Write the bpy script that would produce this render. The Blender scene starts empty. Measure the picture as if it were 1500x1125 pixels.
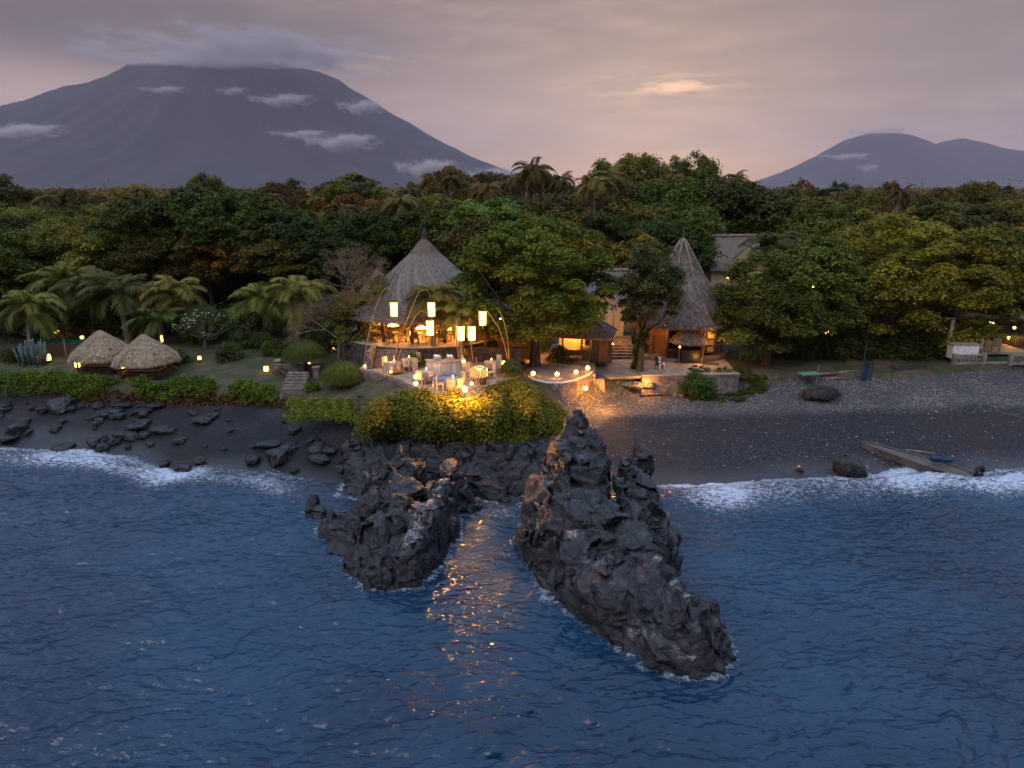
import bpy, bmesh, math, random
import numpy as np
from mathutils import Vector, Matrix
R = math.radians
rnd = random.Random(7)
rng = np.random.default_rng(7)
scene = bpy.context.scene
COL = scene.collection
H = 16.0; PITCH = 15.53
CP, SP = math.cos(R(PITCH)), math.sin(R(PITCH))

# ---------------------------------------------------------------- layout helpers
def P(px, py, z=0.0):            # photo pixel (1500 wide) -> point on the level z
    a = R(PITCH) + math.atan((py-562.5)/1000)
    Y = (H-z)/math.tan(a)
    d = Y*CP + (H-z)*SP
    return Vector(((px-750)/1000*d, Y, z))
def Q(px, py, Y):                # photo pixel -> point at distance Y
    a = R(PITCH) + math.atan((py-562.5)/1000)
    z = H - Y*math.tan(a)
    d = Y*CP + (H-z)*SP
    return Vector(((px-750)/1000*d, Y, z))

# ---------------------------------------------------------------- scene helpers
def tag(o, label=None, cat=None, group=None, kind=None):
    if label: o['label'] = label
    if cat: o['category'] = cat
    if group: o['group'] = group
    if kind: o['kind'] = kind
    return o
def link(o, parent=None):
    COL.objects.link(o)
    if parent is not None: o.parent = parent
    return o
def empty(name, loc, label=None, cat=None, group=None, rz=0, s=1):
    o = bpy.data.objects.new(name, None); link(o)
    o.empty_display_size = .3
    o.location = loc; o.rotation_euler = (0, 0, rz); o.scale = (s, s, s)
    return tag(o, label, cat, group)
def copy_tree(o, loc=None, rz=None, s=None, label=None, group=None, color=None):
    c = o.copy(); COL.objects.link(c)
    if loc is not None: c.location = loc
    if rz is not None: c.rotation_euler = (0, 0, rz)
    if s is not None: c.scale = (s, s, s) if not hasattr(s, '__len__') else s
    if label: c['label'] = label
    if group: c['group'] = group
    for ch in list(o.children):
        d = ch.copy(); COL.objects.link(d); d.parent = c
        if color and ch.name.startswith('crown'): d.color = color
        for g in list(ch.children):
            e = g.copy(); COL.objects.link(e); e.parent = d
    return c

class MB:
    def __init__(s): s.v = []; s.f = []; s.uv = []
    def add(s, vs, fs):
        n = len(s.v); s.v += [tuple(v) for v in vs]; s.f += [tuple(i+n for i in f) for f in fs]; return s
    def box(s, c, d, rz=0, taper=1.0):
        x, y, z = d[0]/2, d[1]/2, d[2]/2
        vs = []
        for k, (sx, sy, sz) in enumerate([(-1,-1,-1),(1,-1,-1),(1,1,-1),(-1,1,-1),(-1,-1,1),(1,-1,1),(1,1,1),(-1,1,1)]):
            t = taper if sz > 0 else 1
            px, py = sx*x*t, sy*y*t
            vs.append((c[0]+px*math.cos(rz)-py*math.sin(rz), c[1]+px*math.sin(rz)+py*math.cos(rz), c[2]+sz*z))
        return s.add(vs, [(0,3,2,1),(4,5,6,7),(0,1,5,4),(1,2,6,5),(2,3,7,6),(3,0,4,7)])
    def tube(s, pts, rad, n=8, cap=True):
        pts = [Vector(p) for p in pts]
        if not hasattr(rad, '__len__'): rad = [rad]*len(pts)
        vs, fs = [], []
        up = Vector((0.03, 0.02, 1))
        for i, p in enumerate(pts):
            t = (pts[min(i+1, len(pts)-1)] - pts[max(i-1, 0)])
            if t.length < 1e-6: t = Vector((0, 0, 1))
            t.normalize()
            a = t.cross(up) if abs(t.dot(up)) < .95 else t.cross(Vector((1, 0, 0)))
            a.normalize(); b = t.cross(a)
            for k in range(n):
                w = 2*math.pi*k/n
                vs.append(p + (a*math.cos(w) + b*math.sin(w))*rad[i])
        for i in range(len(pts)-1):
            for k in range(n):
                fs.append((i*n+k, i*n+(k+1) % n, (i+1)*n+(k+1) % n, (i+1)*n+k))
        if cap:
            fs.append(tuple(range(n-1, -1, -1))); m = (len(pts)-1)*n; fs.append(tuple(range(m, m+n)))
        return s.add(vs, fs)
    def lathe(s, prof, n=24, c=(0, 0, 0), jit=0, sx=1, sy=1, seed=0):
        r_ = random.Random(seed); vs, fs = [], []
        for (r, z) in prof:
            for k in range(n):
                w = 2*math.pi*k/n; q = r*(1+r_.uniform(-jit, jit))
                vs.append((c[0]+q*math.cos(w)*sx, c[1]+q*math.sin(w)*sy, c[2]+z+r_.uniform(-jit, jit)*.6))
        for i in range(len(prof)-1):
            for k in range(n):
                fs.append((i*n+k, i*n+(k+1) % n, (i+1)*n+(k+1) % n, (i+1)*n+k))
        fs.append(tuple(range(n-1, -1, -1))); m = (len(prof)-1)*n; fs.append(tuple(range(m, m+n)))
        return s.add(vs, fs)
    def ball(s, c, r, n=10, sz=1.0):
        prof = [(r*math.sin(math.pi*(i+.5)/(n*.6+.0)) if False else r*math.sin(math.pi*max(.02, min(.98, i/(n//2)))), -r*sz*math.cos(math.pi*max(.02, min(.98, i/(n//2))))) for i in range(n//2+1)]
        return s.lathe(prof, n, c)
    def build(s, name, m, parent=None, smooth=False, loc=None, rz=0):
        me = bpy.data.meshes.new(name); me.from_pydata(s.v, [], s.f); me.update()
        if m is not None: me.materials.append(m)
        if smooth: me.polygons.foreach_set('use_smooth', [True]*len(me.polygons))
        o = bpy.data.objects.new(name, me); link(o, parent)
        if loc is not None: o.location = loc
        if rz: o.rotation_euler = (0, 0, rz)
        return o

def np_mesh(name, V, F, m, parent=None, smooth=False, attrs=None, uv=None):
    V = np.asarray(V, dtype=np.float32).reshape(-1, 3); F = np.asarray(F, dtype=np.int32)
    k = F.shape[1]
    me = bpy.data.meshes.new(name)
    me.vertices.add(len(V)); me.vertices.foreach_set('co', V.ravel())
    me.loops.add(F.size); me.loops.foreach_set('vertex_index', F.ravel())
    me.polygons.add(len(F)); me.polygons.foreach_set('loop_start', np.arange(0, F.size, k, dtype=np.int32))
    me.polygons.foreach_set('loop_total', np.full(len(F), k, dtype=np.int32))
    if smooth: me.polygons.foreach_set('use_smooth', np.ones(len(F), dtype=bool))
    me.update(calc_edges=True)
    for an, av in (attrs or {}).items():
        a = me.attributes.new(an, 'FLOAT', 'POINT'); a.data.foreach_set('value', np.asarray(av, dtype=np.float32))
    if uv is not None:
        l = me.uv_layers.new(name='UVMap'); l.data.foreach_set('uv', np.asarray(uv, dtype=np.float32)[F.ravel()].ravel())
    if m is not None: me.materials.append(m)
    o = bpy.data.objects.new(name, me); link(o, parent)
    return o
def grid_faces(nr, nc):
    i = np.arange((nr-1)*(nc-1)); r, c = i//(nc-1), i % (nc-1); a = r*nc+c
    return np.stack([a, a+1, a+nc+1, a+nc], 1)

# ---------------------------------------------------------------- noise
def _h(ix, iy, iz, s=0):
    n = (ix.astype(np.int64)*374761393 + iy.astype(np.int64)*668265263 + iz.astype(np.int64)*2147483647 + s*974711) & 0xffffffff
    n = ((n ^ (n >> 13))*1274126177) & 0xffffffff
    n = ((n ^ (n >> 16))*2246822519) & 0xffffffff
    return ((n ^ (n >> 15)) & 0xffffff)/float(0xffffff)
def vn(p, s=0):
    p = np.asarray(p, dtype=np.float64); f = np.floor(p); t = p-f; t = t*t*(3-2*t); i = f.astype(np.int64)
    out = 0
    for dx in (0, 1):
        for dy in (0, 1):
            for dz in (0, 1):
                w = (t[:, 0] if dx else 1-t[:, 0])*(t[:, 1] if dy else 1-t[:, 1])*(t[:, 2] if dz else 1-t[:, 2])
                out = out + w*_h(i[:, 0]+dx, i[:, 1]+dy, i[:, 2]+dz, s)
    return out
def fbm(p, o=4, s=0, ridged=False):
    a, t, out = 1.0, 0.0, 0.0
    for k in range(o):
        n = vn(p*(2.03**k)+17.3*k, s+k)
        if ridged: n = 1-abs(2*n-1)
        out = out + a*n; t += a; a *= .5
    return out/t
def worley(p, s=0):
    f = np.floor(p).astype(np.int64); d1 = np.full(len(p), 9.); d2 = np.full(len(p), 9.); idv = np.zeros(len(p)); cc = np.zeros_like(p)
    for dx in (-1, 0, 1):
        for dy in (-1, 0, 1):
            for dz in (-1, 0, 1):
                c = f+np.array([dx, dy, dz])
                q = c + np.stack([_h(c[:, 0], c[:, 1], c[:, 2], s+k) for k in (1, 2, 3)], 1)
                d = np.sqrt(((q-p)**2).sum(1)); hv = _h(c[:, 0], c[:, 1], c[:, 2], s+9)
                n = d < d1
                d2 = np.where(n, d1, np.minimum(d2, d)); idv = np.where(n, hv, idv); cc = np.where(n[:, None], q, cc); d1 = np.where(n, d, d1)
    worley.centre = cc; return d1, d2, idv
def sstep(a, b, x):
    t = np.clip((x-a)/(b-a), 0, 1); return t*t*(3-2*t)

# ---------------------------------------------------------------- materials
def newmat(name):
    m = bpy.data.materials.new(name); m.use_nodes = True; nt = m.node_tree; nt.nodes.clear()
    out = nt.nodes.new('ShaderNodeOutputMaterial'); return m, nt, out
def N(nt, t, **kw):
    n = nt.nodes.new('ShaderNode'+t)
    for k, v in kw.items():
        if k in n.inputs.keys(): n.inputs[k].default_value = v
        else: setattr(n, k, v)
    return n
def mixc(nt, fac, a, b, mode='MIX'):
    n = nt.nodes.new('ShaderNodeMix'); n.data_type = 'RGBA'; n.blend_type = mode
    for sock, v in ((n.inputs[0], fac), (n.inputs[6], a), (n.inputs[7], b)):
        if isinstance(v, bpy.types.NodeSocket): nt.links.new(v, sock)
        elif v is not None: sock.default_value = v if not isinstance(v, tuple) or len(v) == 4 else (*v, 1)
    return n.outputs[2]
def math_(nt, op, a, b=None, c=None, clamp=False):
    n = nt.nodes.new('ShaderNodeMath'); n.operation = op; n.use_clamp = clamp
    for k, v in enumerate((a, b, c)):
        if v is None: continue
        if isinstance(v, bpy.types.NodeSocket): nt.links.new(v, n.inputs[k])
        else: n.inputs[k].default_value = v
    return n.outputs[0]
def ramp(nt, fac, a, b):            # smooth 0..1 between a and b
    n = nt.nodes.new('ShaderNodeMapRange'); n.interpolation_type = 'SMOOTHSTEP'
    n.inputs[1].default_value = a; n.inputs[2].default_value = b
    nt.links.new(fac, n.inputs[0]); return n.outputs[0]
def coords(nt, kind='Object', scale=(1, 1, 1)):
    t = nt.nodes.new('ShaderNodeTexCoord'); mp = nt.nodes.new('ShaderNodeMapping')
    mp.inputs['Scale'].default_value = scale
    nt.links.new(t.outputs[kind], mp.inputs[0]); return mp.outputs[0]
def noise(nt, co, scale, detail=4, rough=.55):
    n = N(nt, 'TexNoise', Scale=scale, Detail=detail, Roughness=rough); nt.links.new(co, n.inputs['Vector']); return n.outputs[0]
def mat(name, c1, c2=None, scale=3, rough=.8, bump=0.0, bscale=20, stretch=(1, 1, 1), kind='Object', spec=.3, metal=0, lo=.35, hi=.65, c3=None, s3=40):
    m, nt, out = newmat(name); b = N(nt, 'BsdfPrincipled', Roughness=rough, Metallic=metal)
    b.inputs['Specular IOR Level'].default_value = spec
    co = coords(nt, kind, stretch)
    if c2 is None: c2 = tuple(x*.7 for x in c1)
    col = mixc(nt, ramp(nt, noise(nt, co, scale), lo, hi), c1, c2)
    if c3 is not None: col = mixc(nt, ramp(nt, noise(nt, co, s3, 2), .58, .7), col, c3)
    nt.links.new(col, b.inputs['Base Color'])
    if bump:
        bp = N(nt, 'Bump', Strength=bump, Distance=.05); nt.links.new(noise(nt, co, bscale, 5, .6), bp.inputs['Height'])
        nt.links.new(bp.outputs[0], b.inputs['Normal'])
    nt.links.new(b.outputs[0], out.inputs[0]); return m
def emat(name, c, s):
    m, nt, out = newmat(name); e = N(nt, 'Emission', Color=(*c, 1), Strength=s); nt.links.new(e.outputs[0], out.inputs[0]); return m
def leafmat(name, trans=.25, rough=.55):
    m, nt, out = newmat(name)
    at = N(nt, 'Attribute', attribute_name='tint'); oi = N(nt, 'ObjectInfo')
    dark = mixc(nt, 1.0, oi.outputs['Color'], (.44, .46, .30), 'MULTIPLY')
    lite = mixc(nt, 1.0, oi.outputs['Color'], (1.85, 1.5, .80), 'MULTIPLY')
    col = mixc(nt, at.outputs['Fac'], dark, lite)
    hs = N(nt, 'HueSaturation'); nt.links.new(col, hs.inputs['Color'])
    nt.links.new(math_(nt, 'MULTIPLY_ADD', oi.outputs['Random'], .05, .475), hs.inputs['Hue'])
    nt.links.new(math_(nt, 'MULTIPLY_ADD', oi.outputs['Random'], .5, .75), hs.inputs['Value'])
    b = N(nt, 'BsdfPrincipled', Roughness=rough); b.inputs['Specular IOR Level'].default_value = .08
    t = N(nt, 'BsdfTranslucent'); mx = N(nt, 'MixShader', Fac=trans)
    nt.links.new(hs.outputs[0], b.inputs['Base Color']); nt.links.new(hs.outputs[0], t.inputs['Color'])
    nt.links.new(b.outputs[0], mx.inputs[1]); nt.links.new(t.outputs[0], mx.inputs[2]); nt.links.new(mx.outputs[0], out.inputs[0])
    return m

M = {}
M['leaf'] = leafmat('leaf')
M['frond'] = leafmat('frond', .2, .45)
M['bark'] = mat('bark', (.09, .07, .055), (.04, .03, .025), 6, .9, .6, 12, (1, 1, .25))
M['palebark'] = mat('pale_bark', (.22, .19, .16), (.11, .09, .075), 5, .9, .5, 10, (1, 1, .3))
M['straw'] = mat('straw', (.40, .30, .20), (.22, .16, .10), 1.5, .9, .8, 6, (30, 2, 1), 'UV')
M['thatch'] = mat('old_thatch', (.215, .165, .125), (.10, .08, .065), 1.5, .95, .8, 5, (34, 3, 1), 'UV')
M['strand'] = mat('straw_strand', (.42, .32, .21), (.25, .18, .11), 4, .9)
M['strandold'] = mat('old_thatch_strand', (.235, .18, .135), (.10, .08, .065), 4, .95)
M['wood'] = mat('wood', (.12, .07, .04), (.06, .035, .02), 5, .6, .3, 20, (1, 1, .2))
M['darkwood'] = mat('dark_wood', (.045, .03, .02), (.025, .017, .012), 5, .6, .3, 20)
M['bamboo'] = mat('bamboo', (.36, .28, .17), (.24, .18, .10), 8, .45, .1, 20)
M['stone'] = mat('stone', (.20, .16, .135), (.10, .08, .07), 2.2, .85, .7, 6, c3=(.33, .29, .25), s3=5)
M['darkstone'] = mat('dark_stone', (.07, .055, .05), (.03, .025, .022), 3, .85, .8, 5)
M['paving'] = mat('paving', (.30, .24, .19), (.19, .15, .12), 1.2, .8, .3, 8, c3=(.15, .12, .10), s3=3)
M['palepaving'] = mat('pale_paving', (.33, .27, .21), (.24, .20, .155), 1.5, .7, .2, 10)
M['white'] = mat('white_render', (.75, .72, .66), (.6, .57, .52), 3, .6, .1, 20)
M['cloth'] = mat('white_cloth', (.46, .38, .29), (.36, .29, .22), 3, .85, .1, 8)
M['yellow'] = mat('yellow_wall', (.62, .50, .30), (.52, .41, .24), 1.5, .85, .2, 10)
M['black'] = mat('black_paint', (.018, .018, .02), (.01, .01, .012), 4, .5)
M['steel'] = mat('steel', (.6, .6, .6), (.5, .5, .5), 4, .25, metal=1)
M['green'] = mat('green_paint', (.012, .08, .04), (.01, .05, .025), 4, .5)
M['blue'] = mat('blue_tarp', (.01, .045, .09), (.008, .03, .06), 6, .5, .5, 14)
M['concrete'] = mat('concrete', (.26, .24, .21), (.16, .15, .13), 2, .85, .3, 12)
M['driftwood'] = mat('driftwood', (.24, .17, .12), (.13, .09, .065), 3, .85, .4, 9)
M['lantern'] = emat('lantern_glow', (1, .40, .075), 8)
M['bulb'] = emat('bulb_glow', (1, .36, .05), 30)
M['spot'] = emat('spot_glow', (1, .38, .045), 1700)
M['lampbox'] = emat('lamp_box_glow', (1, .42, .07), 7)
M['pendant'] = emat('pendant_glow', (1, .33, .045), 14)
M['flame'] = emat('flame_glow', (1, .35, .05), 25)
# ---------------------------------------------------------------- camera
cam = bpy.data.cameras.new('camera'); cam.lens = 24; cam.sensor_width = 36; cam.clip_end = 60000; cam.clip_start = .1
co_ = bpy.data.objects.new('camera', cam); link(co_); co_.location = (0, 0, H); co_.rotation_euler = (R(90-PITCH), 0, 0)
scene.camera = co_
scene.view_settings.view_transform = 'Standard'; scene.view_settings.look = 'None'
scene.view_settings.exposure = .62; scene.view_settings.gamma = 1
cy = scene.cycles
cy.use_denoising = True; cy.max_bounces = 6; cy.diffuse_bounces = 3; cy.glossy_bounces = 2; cy.transmission_bounces = 3
cy.volume_bounces = 1; cy.transparent_max_bounces = 8; cy.caustics_reflective = False; cy.caustics_refractive = False
cy.sample_clamp_indirect = 25; cy.use_light_tree = True
cy.volume_max_steps = 256

# ---------------------------------------------------------------- world and sun
def pdir(px, py):
    v = Vector(((px-750)/1000, (562.5-py)/1000, -1)); v.rotate(co_.rotation_euler); return v.normalized()
def build_world():
    w = bpy.data.worlds.new('World'); scene.world = w; w.use_nodes = True; nt = w.node_tree; nt.nodes.clear()
    out = nt.nodes.new('ShaderNodeOutputWorld'); bg = N(nt, 'Background', Strength=1.0); nt.links.new(bg.outputs[0], out.inputs[0])
    sky = nt.nodes.new('ShaderNodeTexSky'); sky.sky_type = 'NISHITA'; sky.sun_disc = False
    sky.sun_elevation = R(6); sky.sun_rotation = R(12)
    tc = nt.nodes.new('ShaderNodeTexCoord'); nrm = N(nt, 'VectorMath', operation='NORMALIZE'); nt.links.new(tc.outputs['Generated'], nrm.inputs[0])
    sp = nt.nodes.new('ShaderNodeSeparateXYZ'); nt.links.new(nrm.outputs[0], sp.inputs[0])
    x, y, z = sp.outputs
    zz = math_(nt, 'MAXIMUM', z, 0.0)
    den = math_(nt, 'ADD', zz, .22)
    cx = math_(nt, 'DIVIDE', x, den); cyy = math_(nt, 'DIVIDE', y, den)
    cb = nt.nodes.new('ShaderNodeCombineXYZ'); nt.links.new(cx, cb.inputs[0]); nt.links.new(cyy, cb.inputs[1])
    n1 = noise(nt, cb.outputs[0], 1.1, 7, .58)
    mp = nt.nodes.new('ShaderNodeMapping'); mp.inputs['Scale'].default_value = (3.2, 1, 15); mp.inputs['Location'].default_value = (3, 1, 2.2)
    nt.links.new(nrm.outputs[0], mp.inputs[0])
    n2 = noise(nt, mp.outputs[0], 1.5, 7, .62)
    c = mixc(nt, ramp(nt, n2, .39, .60), (.185, .130, .120), (.345, .238, .196))
    c = mixc(nt, math_(nt, 'MULTIPLY', ramp(nt, n1, .42, .68), .5), c, (.20, .150, .158))
    mp5 = nt.nodes.new('ShaderNodeMapping'); mp5.inputs['Scale'].default_value = (5, 2, 26); nt.links.new(nrm.outputs[0], mp5.inputs[0])
    c = mixc(nt, math_(nt, 'MULTIPLY', ramp(nt, noise(nt, mp5.outputs[0], 1.7, 8, .68), .42, .62), .6), c, (.17, .12, .118))
    def blob(px, py, a, b, col, amt, c, tex=None, lo=.4, hi=.6):      # a patch of brighter or darker cloud at one place in the sky
        d = pdir(px, py); r_ = Vector((d.y, -d.x, 0)).normalized(); u = r_.cross(d)
        def dot(v):
            n = N(nt, 'VectorMath', operation='DOT_PRODUCT'); n.inputs[1].default_value = v; nt.links.new(nrm.outputs[0], n.inputs[0]); return n.outputs['Value']
        ex = math_(nt, 'MULTIPLY', dot(r_), 1/a); ez = math_(nt, 'MULTIPLY', dot(u), 1/b)
        rr = math_(nt, 'SQRT', math_(nt, 'ADD', math_(nt, 'POWER', math_(nt, 'ABSOLUTE', ex), 2.0), math_(nt, 'POWER', math_(nt, 'ABSOLUTE', ez), 2.0)))
        k = math_(nt, 'MULTIPLY', math_(nt, 'SUBTRACT', 1.0, ramp(nt, rr, 0.1, 1.0)), ramp(nt, dot(d), 0.0, .3))
        if tex is not None: k = math_(nt, 'MULTIPLY', k, ramp(nt, tex, lo, hi))
        return mixc(nt, math_(nt, 'MULTIPLY', k, amt), c, col)
    c = blob(40, 110, .28, .085, (.47, .33, .26), .9, c)
    c = blob(170, 42, .52, .085, (.085, .060, .062), .95, c)
    c = blob(330, 62, .30, .042, (.12, .09, .095), .9, c)
    c = blob(730, 150, .35, .12, (.32, .23, .205), .55, c)
    c = blob(1350, 60, .5, .14, (.185, .14, .138), .6, c)
    mp3 = nt.nodes.new('ShaderNodeMapping'); mp3.inputs['Scale'].default_value = (9, 3, 60); nt.links.new(nrm.outputs[0], mp3.inputs[0])
    n3 = noise(nt, mp3.outputs[0], 2.2, 6, .65)
    c = blob(950, 124, .19, .034, (.50, .33, .235), .85, c, n3, .44, .62)
    c = blob(990, 127, .07, .012, (.95, .56, .33), .9, c, n3, .40, .62)
    c = blob(760, 215, .09, .04, (.18, .13, .135), .5, c, n3, .4, .6)
    c = blob(560, 90, .12, .02, (.42, .30, .25), .5, c, n3, .45, .6)
    c = mixc(nt, math_(nt, 'MULTIPLY', ramp(nt, z, .06, .24), .3), c, (.10, .078, .08))
    c = mixc(nt, 1.0, c, (.84, .80, .80), 'MULTIPLY')
    # away from the dusk glow the sky overhead is blue
    up = ramp(nt, z, .26, .62)
    hi = mixc(nt, ramp(nt, n1, .35, .7), (.40, .60, .98), (.66, .78, 1.02))
    c = mixc(nt, up, c, hi)
    sk = mixc(nt, 1.0, sky.outputs[0], (.06, .06, .06), 'MULTIPLY')
    c = mixc(nt, .12, c, sk, 'ADD')
    nt.links.new(c, bg.inputs[0])
build_world()
sun = bpy.data.lights.new('sun', 'SUN'); sun.energy = .7; sun.angle = R(25); sun.color = (1, .82, .66)
so = bpy.data.objects.new('sun', sun); link(so); so.rotation_euler = (R(48), R(0), R(-38)); so.location = (0, 0, 60)

# ---------------------------------------------------------------- terrain
def line(pts): return [(P(*p).x, P(*p).y, p[2]) for p in pts]
Lsh = line([(-500,640,0),(-200,650,0),(0,655,0),(120,660,0),(200,668,0),(250,688,0),(300,682,0),(400,688,0),(440,700,0),(520,712,0),(600,728,0),(700,722,0),(800,722,0),(900,716,0),(960,712,0),(1080,706,0),(1200,700,0),(1330,682,0),(1400,692,0),(1500,680,0),(1700,668,0),(2000,650,0)])
Lbm = line([(-500,602,1.3),(-200,605,1.3),(0,612,1.2),(200,622,1.1),(400,628,1.2),(500,645,1.2),(560,668,1),(620,674,1),(700,678,1),(800,668,1),(860,640,1.1),(900,613,1.35),(1000,611,1.35),(1200,606,1.35),(1350,600,1.4),(1500,597,1.4),(1800,590,1.5)])
Lbt = line([(-500,572,2),(-200,575,2),(0,580,2),(200,590,1.85),(400,594,1.9),(500,608,2.2),(555,628,2.4),(620,634,2.4),(700,636,2.4),(790,628,2.2),(815,612,1.7),(850,604,1.5),(885,592,1.55),(930,580,1.5),(1000,578.5,1.5),(1078,577,1.5),(1100,572,2.1),(1200,562,2.3),(1350,563,2.4),(1500,546,2.4),(1800,540,2.4)])
Lbk = line([(-500,555,3),(-200,555,3),(0,562,3),(200,567,2.9),(400,577,2.8),(450,574,3),(500,588,3.2),(545,594,4.1),(620,596,4.2),(700,594,4.2),(760,582,4),(785,566,3.7),(815,558,3.6),(850,553.5,3.6),(875,547,3.5),(890,552,3.0),(940,553,2.95),(1075,553,2.95),(1110,556,2.8),(1200,547,2.9),(1300,546,3),(1400,536,3.1),(1500,533,3.1),(1800,530,3.1)])
def prof(X):
    X = np.asarray(X, float); K = []
    for L in (Lsh, Lbm, Lbt, Lbk):
        a = np.array(L); K.append((np.interp(X, a[:, 0], a[:, 1]), np.interp(X, a[:, 0], a[:, 2])))
    sh, bm, bt, bk = K
    one = np.ones_like(X)
    bm = (np.maximum(bm[0], sh[0]+.5), bm[1]); bt = (np.maximum(bt[0], bm[0]+.4), bt[1]); bk = (np.maximum(bk[0], bt[0]+.35), bk[1])
    z50 = np.interp(X, [-40, -15, -11, 0, 1.2, 5, 6.5, 20, 60], [3.05, 3.1, 4.15, 4.15, 3.45, 3.4, 2.95, 2.9, 3.1])
    z60 = np.interp(X, [-40, -20, -12, 0, 2, 6, 20, 60], [3.3, 3.5, 4.6, 4.6, 3.5, 3.2, 3.1, 3.4])
    Ys = [sh[0]-30, sh[0]-7, sh[0], bm[0], bt[0], bk[0], np.maximum(bk[0]+.5, 50*one), 60*one, 80*one, 300*one, 1000*one, 4000*one, 40000*one]
    zs = [-9*one, -2.6*one, sh[1], bm[1], bt[1], bk[1], z50, z60, 4.5*one, 7*one, 14*one, 40*one, 40*one]
    return Ys, zs
def T(X, Y):
    X = np.atleast_1d(np.asarray(X, float)); Y = np.atleast_1d(np.asarray(Y, float))
    Ys, zs = prof(X); z = np.where(Y < Ys[0], zs[0], 0.0)
    for k in range(len(Ys)-1):
        t = (Y-Ys[k])/(Ys[k+1]-Ys[k]); z = np.where((Y >= Ys[k]) & (Y < Ys[k+1]), zs[k]+(zs[k+1]-zs[k])*t, z)
    p = np.stack([X, Y, 0*X], 1)
    z = z + (fbm(p*.25, 3, 5)-.5)*.35*sstep(-1, 3, Y-Ys[2])*(1-sstep(20, 60, X*0+np.abs(Y-45))) + (fbm(p*1.3, 3, 8)-.5)*.10
    # scarp left by the tide on the right-hand beach
    bm = Ys[3]; z = z + .16*sstep(-.15, .15, Y-bm-(vn(p*.5, 4)-.5)*.5)*(X > 3)*(1-sstep(0, 5, Y-bm))
    return z
def Tz(x, y): return float(T(x, y)[0])
def G(px, py, z0=3.0):            # photo pixel -> point on the terrain
    z = z0
    for _ in range(14):
        p = P(px, py, z); z = .5*z+.5*Tz(p.x, p.y)
    p = P(px, py, z); return Vector((p.x, p.y, Tz(p.x, p.y)))
def atY(px, Y, dz=0):             # photo column at distance Y, on the terrain
    x = (px-750)/1000*(Y*CP+(H-4)*SP); return Vector((x, Y, Tz(x, Y)+dz))

def seq(parts):
    out = [parts[0][0]]
    for a, b, s in parts:
        n = max(1, int(round(abs(b-a)/s))); out += list(np.linspace(a, b, n+1)[1:])
    return np.array(out)
def geo(a, b, n): return list(np.geomspace(a, b, n)[1:])
xs = seq([(-42, 46, .28)]); xs = np.concatenate([-np.array(geo(42, 16000, 34))[::-1], xs, geo(46, 16000, 34)])
ys = seq([(-60, 20, 8), (20, 31, .8), (31, 56, .2), (56, 80, .8)]); ys = np.concatenate([ys, geo(80, 30000, 44)])
GX, GY = np.meshgrid(xs, ys); gx, gy = GX.ravel(), GY.ravel(); gz = T(gx, gy)
PY, PZ = prof(gx)
GV = np.stack([gx, gy, gz], 1); GF = grid_faces(len(ys), len(xs))
pn = np.stack([gx, gy, 0*gx], 1)
wet = 1-sstep(-.4, .4, gy-PY[3]-(vn(pn*.5, 4)-.5)*.5)
wet = np.maximum(wet, (1-sstep(0, 3.0, gx+(vn(pn*.4, 2)-.5)*2))*(.75+.5*(vn(pn*.5, 14)-.3)))
dark = .75-.4*(1-sstep(-1, 4, gx))
swash = 1-sstep(.2, 2.0, gy-PY[2]-(vn(pn*.35, 6)-.5)*1.6)
fy = gy[GF].mean(1); fx = gx[GF].mean(1); fbk = ((PY[5]+PY[4])/2)[GF].mean(1)
beachF = (fy < fbk); lawnF = (~beachF) & (fy < 66) & (fx > -45) & (fx < 50); restF = ~(beachF | lawnF)

def beach_mat():
    m, nt, out = newmat('black_sand'); b = N(nt, 'BsdfPrincipled')
    co = coords(nt, 'Object'); aw = N(nt, 'Attribute', attribute_name='wet').outputs['Fac']; as_ = N(nt, 'Attribute', attribute_name='swash').outputs['Fac']
    vo = N(nt, 'TexVoronoi', Scale=9.0); nt.links.new(co, vo.inputs['Vector'])
    vo2 = N(nt, 'TexVoronoi', Scale=4.5); nt.links.new(co, vo2.inputs['Vector'])
    sp = nt.nodes.new('ShaderNodeSeparateColor'); nt.links.new(vo.outputs['Color'], sp.inputs[0])
    peb = math_(nt, 'POWER', sp.outputs[0], 3.0)
    grav = mixc(nt, peb, (.050, .046, .045), (.21, .19, .18))
    grav = mixc(nt, math_(nt, 'MULTIPLY', ramp(nt, noise(nt, co, .35, 4), .4, .65), .6), grav, (.05, .045, .045))
    sand = mixc(nt, peb, (.017, .017, .021), (.055, .058, .07))
    sand = mixc(nt, math_(nt, 'MULTIPLY', ramp(nt, noise(nt, co, .22, 5), .45, .62), .75), sand, (.036, .026, .024))
    c = mixc(nt, aw, grav, sand)
    c = mixc(nt, math_(nt, 'MULTIPLY', as_, .85), c, (.05, .042, .045))
    ad = N(nt, 'Attribute', attribute_name='dark').outputs['Fac']; dk = math_(nt, 'MULTIPLY', aw, math_(nt, 'SUBTRACT', 1.0, ad)); c = mixc(nt, dk, c, (.004, .004, .006))
    nt.links.new(c, b.inputs['Base Color'])
    nt.links.new(math_(nt, 'MULTIPLY_ADD', as_, -.45, .8), b.inputs['Roughness']); b.inputs['Specular IOR Level'].default_value = .35
    h = math_(nt, 'MULTIPLY', vo.outputs['Distance'], math_(nt, 'SUBTRACT', 1.05, as_))
    h = math_(nt, 'ADD', h, math_(nt, 'MULTIPLY', noise(nt, co, 2.5, 5), 1.2))
    bp = N(nt, 'Bump', Strength=.8, Distance=.08); nt.links.new(h, bp.inputs['Height']); nt.links.new(bp.outputs[0], b.inputs['Normal'])
    nt.links.new(b.outputs[0], out.inputs[0]); return m
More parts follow.
